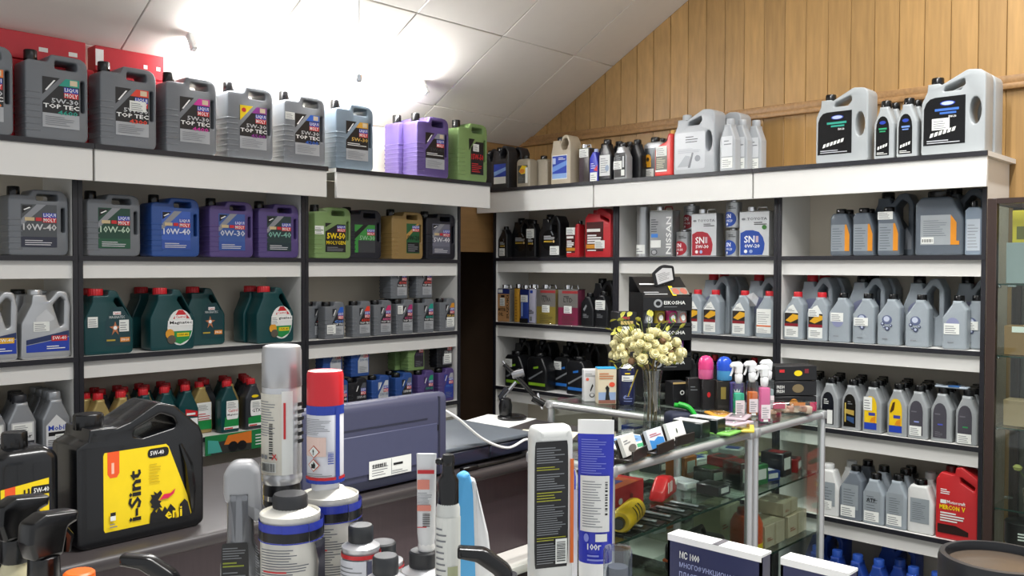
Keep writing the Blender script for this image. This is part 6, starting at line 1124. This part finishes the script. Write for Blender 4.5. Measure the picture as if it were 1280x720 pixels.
for i_, vv in enumerate(l.v): fz = vv[2]/H; l.v[i_] = (vv[0], vv[1]+max(0, (fz-.25))*.0105 if fz < .93 else vv[1]+.0075, vv[2])
l.build('printed_label', t); MB().lathe([(.0095, -.003), (.0105, 0), (.0085, .16*H)], WHITE, 20, rib=.04).build('cap', t)
d = 1.05; R = W_(30, d)/2; t = thing('pump_spray', 'small white spray bottle with a black pump head', 'spray bottle', spot(560, d), CAMF); H = zat(628, d)-NT
MB().lathe([(R*.94, 0), (R, .003), (R, H-.006), (R*.85, H)], mat('#cfd1cc', .3), 32).build('body', t); MB().lathe([(R*.88, H-.004), (R*.88, H+.026), (R*.62, H+.032), (R*.5, H+.036), (R*.5, H+.046)], PLBLACK, 48, rib=.03).build('collar', t); hz = zat(568, d)-NT
MB().lathe([(R*.42, H+.04), (R*.56, H+.046), (R*.54, hz-.004), (R*.45, hz)], PLBLACK, 24).box(-R*1.05, -R*.3, -.004, .004, H+.044, H+.051, PLBLACK, .002, 1).build('pump_head', t)
l = cyl_lab(R, H); l.rect(-.2, .2, 1.2, .92, mat('#dddfd9', .4)).lines(-.02, .3, .5, .88, 16, GREYINK, .3).rect(.52, .28, .95, .62, mat('#b0b590', .4)).ell(.72, .5, .1, .03, mat('#6f7a4a', .4), 10).rect(.55, .16, .88, .42, PAPER).bars(.58, .18, .85, .40, INK, 14, vert=False).rect(-.2, .0, 1.2, .14, mat('#4a4d63', .4)).lines(0, .155, .45, .19, 1, INK, .6); l.build('printed_label', t)
# pale blue cloth pack
d = 1.2; t = thing('cloth_pack', 'pale blue and white folded pack behind the pump spray', 'pack', spot(590, d), CAMF+.5); H = zat(586, d)-NT
MB().prism(arc_poly([(-.03, 0, .005), (.032, 0, .005), (.018, H*.6, .02), (-.008, H, .006), (-.02, H*.97, .006), (-.03, H*.6, .02)], 4), [], .02, .006, mat('#4fa3d8', .5)).build('wrap', t); MB().prism(arc_poly([(.0, 0, .003), (.034, 0, .003), (.02, H*.55, .02), (-.0, H*.95, .004), (-.006, H*.93, .004)], 4), [], .024, .006, mat('#d8dbdc', .5)).build('lining', t)
# white flat bottle with black printed panel, orange edge
d = 1.06; t = thing('polish_bottle', 'white flat bottle with a black printed panel and orange edge', 'bottle', spot(687, d), CAMF+.32); H = zat(530, d)-NT; w0 = W_(54, d)
MB().prism(arc_poly([(-w0/2, 0, .01), (w0/2, 0, .01), (w0/2, H*.96, .012), (w0*.44, H, .008), (-w0*.44, H, .008), (-w0/2, H*.96, .012)], 4), [], .032, .011, mat('#e3e4e0', .3)).build('body', t)
l = Lab(w0, H, .032); l.rr(.0, .41, .82, .94, .03, mat('#141417', .4)); yl = mat('#9a9a2b', .4)
for a_, b_, m_ in ((.85, .92, GREYINK), (.82, .84, yl), (.74, .81, GREYINK), (.69, .735, yl), (.55, .68, GREYINK), (.525, .545, yl), (.43, .52, GREYINK)): l.lines(.05, a_, .76, b_, max(2, int((b_-a_)*110)), m_, .42, int(a_*100))
l.rect(.5, .425, .78, .53, PAPER); l.bars(.53, .435, .74, .52, INK, 16, vert=False); l.build('printed_label', t); MB().box(w0*.38, w0*.46, -.0165, -.0155, H*.42, H*.86, mat('#d86a2b', .4)).build('orange_stripe', t)
t = thing('white_pen', 'slim silver white pen standing between the bottle and blue tube', 'pen', spot(717, 1.13), CAMF); H = zat(585, 1.13)-NT; MB().lathe([(.0045, 0), (.0045, H*.9)], mat('#d5d6da', .3), 14).build('barrel', t); MB().lathe([(.0055, H*.88), (.0055, H*.96), (.002, H)], CHROME, 14).build('tip', t)
# blue tube
d = 1.08; H = zat(524, d)-NT; w0 = W_(45, d); t = thing('grease_tube', 'royal blue squeeze tube with white crimped end and white panel', 'tube', spot(744, d), CAMF-.1); n = 28; b = MB(); V = []
prof = [(0, .017, .017), (.1, .018, .018), (.15, w0*.45, .0175), (.395, w0*.46, .0155), (.6, w0*.47, .0115), (.8, w0*.49, .0065), (.94, w0*.5, .0022), (1, w0*.5, .0018)]
for (h, a_, c_) in prof:
    for k in range(n): V.append((a_*cos(2*pi*k/n), c_*sin(2*pi*k/n), h*H))
def band(i0, i1, m_): b.add(V[i0*n:(i1+1)*n], [(i*n+k, i*n+(k+1) % n, (i+1)*n+(k+1) % n, (i+1)*n+k) for i in range(i1-i0) for k in range(n)]+[tuple(reversed(range(n))), tuple((i1-i0)*n+k for k in range(n))], m_, True)
BT = mat('#2a35b8', .3); band(3, 6, BT); band(6, 7, WHITE); band(0, 3, WHITE); b.build('body', t)
l = Lab(w0, H, 0); l.D = 0; l.sub = True; l.lines(.1, .775, .84, .925, 15, mat('#7f88dc', .4), .35).rect(.08, .53, .88, .765, mat('#e4e4e0', .4)); l.lines(.14, .55, .7, .75, 18, GREYINK, .3).bars(.76, .6, .83, .74, INK, 14, vert=False).rect(.5, .49, .82, .522, PAPER).ell(.25, .505, .07, .018, mat('#8f97e0', .4), 10).text('100г', .28, .455, .66, .482, WHITE, .02).lines(.28, .41, .8, .445, 2, mat('#8f97e0', .4), .4)
for i_, vv in enumerate(l.v):
    fz = vv[2]/H; A_ = .5*w0*(.88+.12*min(1, fz/.94)); C_ = (.018-.016*max(0, fz-.15)/.79); C_ = max(C_, .0022)
    A_, C_ = [(p0[1]+(p1[1]-p0[1])*(fz-p0[0])/(p1[0]-p0[0]), p0[2]+(p1[2]-p0[2])*(fz-p0[0])/(p1[0]-p0[0])) for p0, p1 in zip(prof, prof[1:]) if p0[0] <= fz <= p1[0]+1e-6][0]; l.v[i_] = (vv[0], -C_*math.sqrt(max(.02, 1-min(1, vv[0]/A_)**2))-.0012+vv[1]*.5, vv[2])
l.build('printed_label', t); MB().lathe([(.0175, -.0005), (.019, .002), (.0185, .03), (.017, .032)], WHITE, 28).build('cap', t)
# clear cap, trigger heads, black handles
d = 1.0; R = W_(36, d)/2; H = zat(684, d)-NT; t = thing('clear_cap_can', 'small grey can under a clear plastic cap', 'can', spot(772, d), CAMF); MB().lathe([(R*.8, 0), (R*.8, H*.82), (R*.7, H*.86)], mat('#4a4f5a', .4), 24).build('body', t); MB().lathe([(R, H*.3), (R, H-.004), (R*.9, H), (R*.3, H+.001)], thin_glass('clear_cap', '#dfe5ea', .1, .3), 28).build('cap', t)
def trigger(label, px, dep, topy, liq, rz, s_=1.):
    t = thing('trigger_sprayer', label, 'spray bottle', spot(px, dep), CAMF+rz, 'black trigger sprayers'); ht = zat(topy, dep)-NT; h = ht-.078*s_
    MB().lathe([(.026, 0), (.03, .004), (.03, h*.45), (.024, h*.8), (.0135, h), (.0135, h+.004)], liq, 24).build('bottle', t); MB().lathe([(.0165, h), (.0175, h+.002), (.0165, h+.028*s_), (.013, h+.03*s_)], PLBLACK, 40, rib=.04).build('collar', t)
    MB().prism(arc_poly([(-.018, h+.028*s_, .004), (.016, h+.028*s_, .004), (.022, ht-.02, .006), (.034, ht-.016, .003), (.036, ht-.004, .004), (-.004, ht, .006), (-.022, ht-.008, .01), (-.024, ht-.03, .008)], 4), [], .028, .005, PLBLACK).build('spray_head', t)
    MB().tube([(.02, 0, ht-.02), (.03, 0, ht-.034), (.028, 0, ht-.052)], [.005, .006, .004], PLBLACK, 8).build('trigger', t)
trigger('cream bottle with a black trigger sprayer head', 20, 1.08, 622, mat('#d4cca8', .3, trans=.2), .95); trigger('clear bottle with black trigger head beside the cream bottle', 55, 1.02, 642, thin_glass('clear_trigger_bottle', '#dfe6ea', .05, .2), 1.05)
d = 1.0; t = thing('orange_cap_bottle', 'small bottle with an orange ribbed cap at the table edge', 'bottle', spot(99, d), CAMF); H = zat(716, d)-NT; MB().lathe([(.018, 0), (.02, .003), (.02, H-.03), (.014, H-.022)], mat('#d9d5c8', .4), 24).build('body', t); MB().lathe([(.0165, H-.024), (.0175, H-.02), (.0165, H-.002), (.014, H)], mat('#ee6a1f', .4), 40, rib=.05).build('cap', t)
def hook(label, x0, x1, topy, dep):
    a_, b_ = spot(x0, dep), spot(x1, dep); t = thing('sprayer_handle', label, 'spray bottle', spot((x0+x1)/2, dep), CAMF, 'black curved sprayer handles'); hw = W_(x1-x0, dep)/2; zt_ = zat(topy, dep)-NT
    MB().prism(arc_poly([(-hw, zt_-.012, .002), (-hw, zt_, .003), (-hw*.1, zt_-.002, .02), (hw*.7, zt_-.022, .02), (hw, zt_-.06, .01), (hw*.62, zt_-.06, .01), (hw*.2, zt_-.03, .02), (-hw*.4, zt_-.016, .01)], 5), [], .02, .005, PLBLACK).build('lever', t)
    MB().lathe([(.024, 0), (.026, .003), (.026, max(.02, zt_-.06)), (.014, max(.03, zt_-.045)), (.012, zt_-.03)], mat('#2a2b2f', .35), 24, (hw*.55, 0, 0)).build('bottle', t)
hook('bottle with a black curved lever in front of the wooden counter', 152, 234, 694, 1.02); hook('bottle with black curved lever before the white desk', 572, 650, 683, .98)
# blue cartons
NB = mat('#1c2350', .4)
def grease_carton(label, pa, pb, dep, first):
    A = atd(*pa, dep); za = A.z
    dirv = Vector((0, -1, 0)); 
    B = A+dirv*W_(1, 1)*0
    # length along -y that reaches column pb
    L_ = .5
    for k in range(400):
        q_ = A+dirv*(k*.002); v_ = q_-CAM; sx_ = 640+FPX*v_.dot(RT)/v_.dot(FW)
        if sx_ >= pb: L_ = k*.002; break
    H = za-NT; t = thing('grease_carton', label, 'carton', (A.x, A.y-L_/2, NT), -pi/2, 'navy grease cartons'); D_ = .024
    for x in (-L_/2, L_/2-.003): MB().box(x, x+.003, 0, D_, 0, H-.003, NB).build('side', t)
    MB().box(-L_/2, L_/2, 0, .003, 0, H-.003, NB).build('front', t); MB().box(-L_/2, L_/2, D_-.003, D_, 0, H-.003, NB).build('back', t); MB().box(-L_/2, L_/2, -.0008, D_, H-.003, H, WHITE).box(-L_/2, L_/2, -.0008, .0, H-.008, H-.003, WHITE).build('white_lid', t); MB().box(-L_/2, L_/2, 0, D_, 0, .003, NB).build('bottom', t)
    if first:
        l = Lab(L_, H, 0); l.D = .0008; zt_ = 1-.01/H; l.text('МС 1000', .14, zt_-.13, .36, zt_-.06, PAPER, .015).text('МНОГОФУНКЦИОНАЛЬНАЯ', .14, zt_-.22, .9, zt_-.16, mat('#9aa4d0', .4)).text('ПЛАСТИЧНАЯ СМАЗКА', .14, zt_-.31, .8, zt_-.25, mat('#9aa4d0', .4)).rect(.05, .3, .5, .55, PAPER).lines(.1, .34, .46, .52, 4, GREYINK, .3); l.build('printed_label', t); MB().box(-.0, .008, -.0014, D_, H, H+.0006, mat('#5a5a60', .4)).build('tape', t)
    return t
grease_carton('navy carton of grease tubes with white lettering', (835, 667), 950, 1.12, True); grease_carton('plain navy carton beyond the lettered grease carton', (976, 697), 1060, 1.02, False)
# black tub
d = 1.0; R = W_(140, d)/2; H = zat(694, d)-NT; t = thing('black_tub', 'round black tub with a recessed brown-grey top', 'tub', spot(1249, d), CAMF); MB().lathe([(R*.96, 0), (R, .006), (R, H-.006), (R*.97, H), (R*.88, H+.0005), (R*.85, H-.005), (R*.84, H-.010)], mat('#1b1c20', .35), 48).build('shell', t)
MB().lathe([(R*.845, H-.012), (R*.84, H-.009), (.001, H-.008)], mat('#4d4238', .25, noise=.12, scale=40), 40).build('top_disc', t)
# things in the dark room behind the doorway
carton('storage_box', 'orange box on the shelf of the dark back room', .2, .2, .3, '#b8642e', (3.62, YW+.9, .4), .2); o = thing('back_room_shelf', 'brown shelf beyond the doorway carrying the orange box', 'shelf', (3.6, YW+.9, 0), 0); MB().box(-.3, .3, -.2, .2, .38, .4, mat('#5a4634', .5)).build('board', o)
for x in (-.28, .28): MB().box(x-.01, x+.01, -.2, .2, 0, .38, mat('#5a4634', .5)).build('side_panel', o)
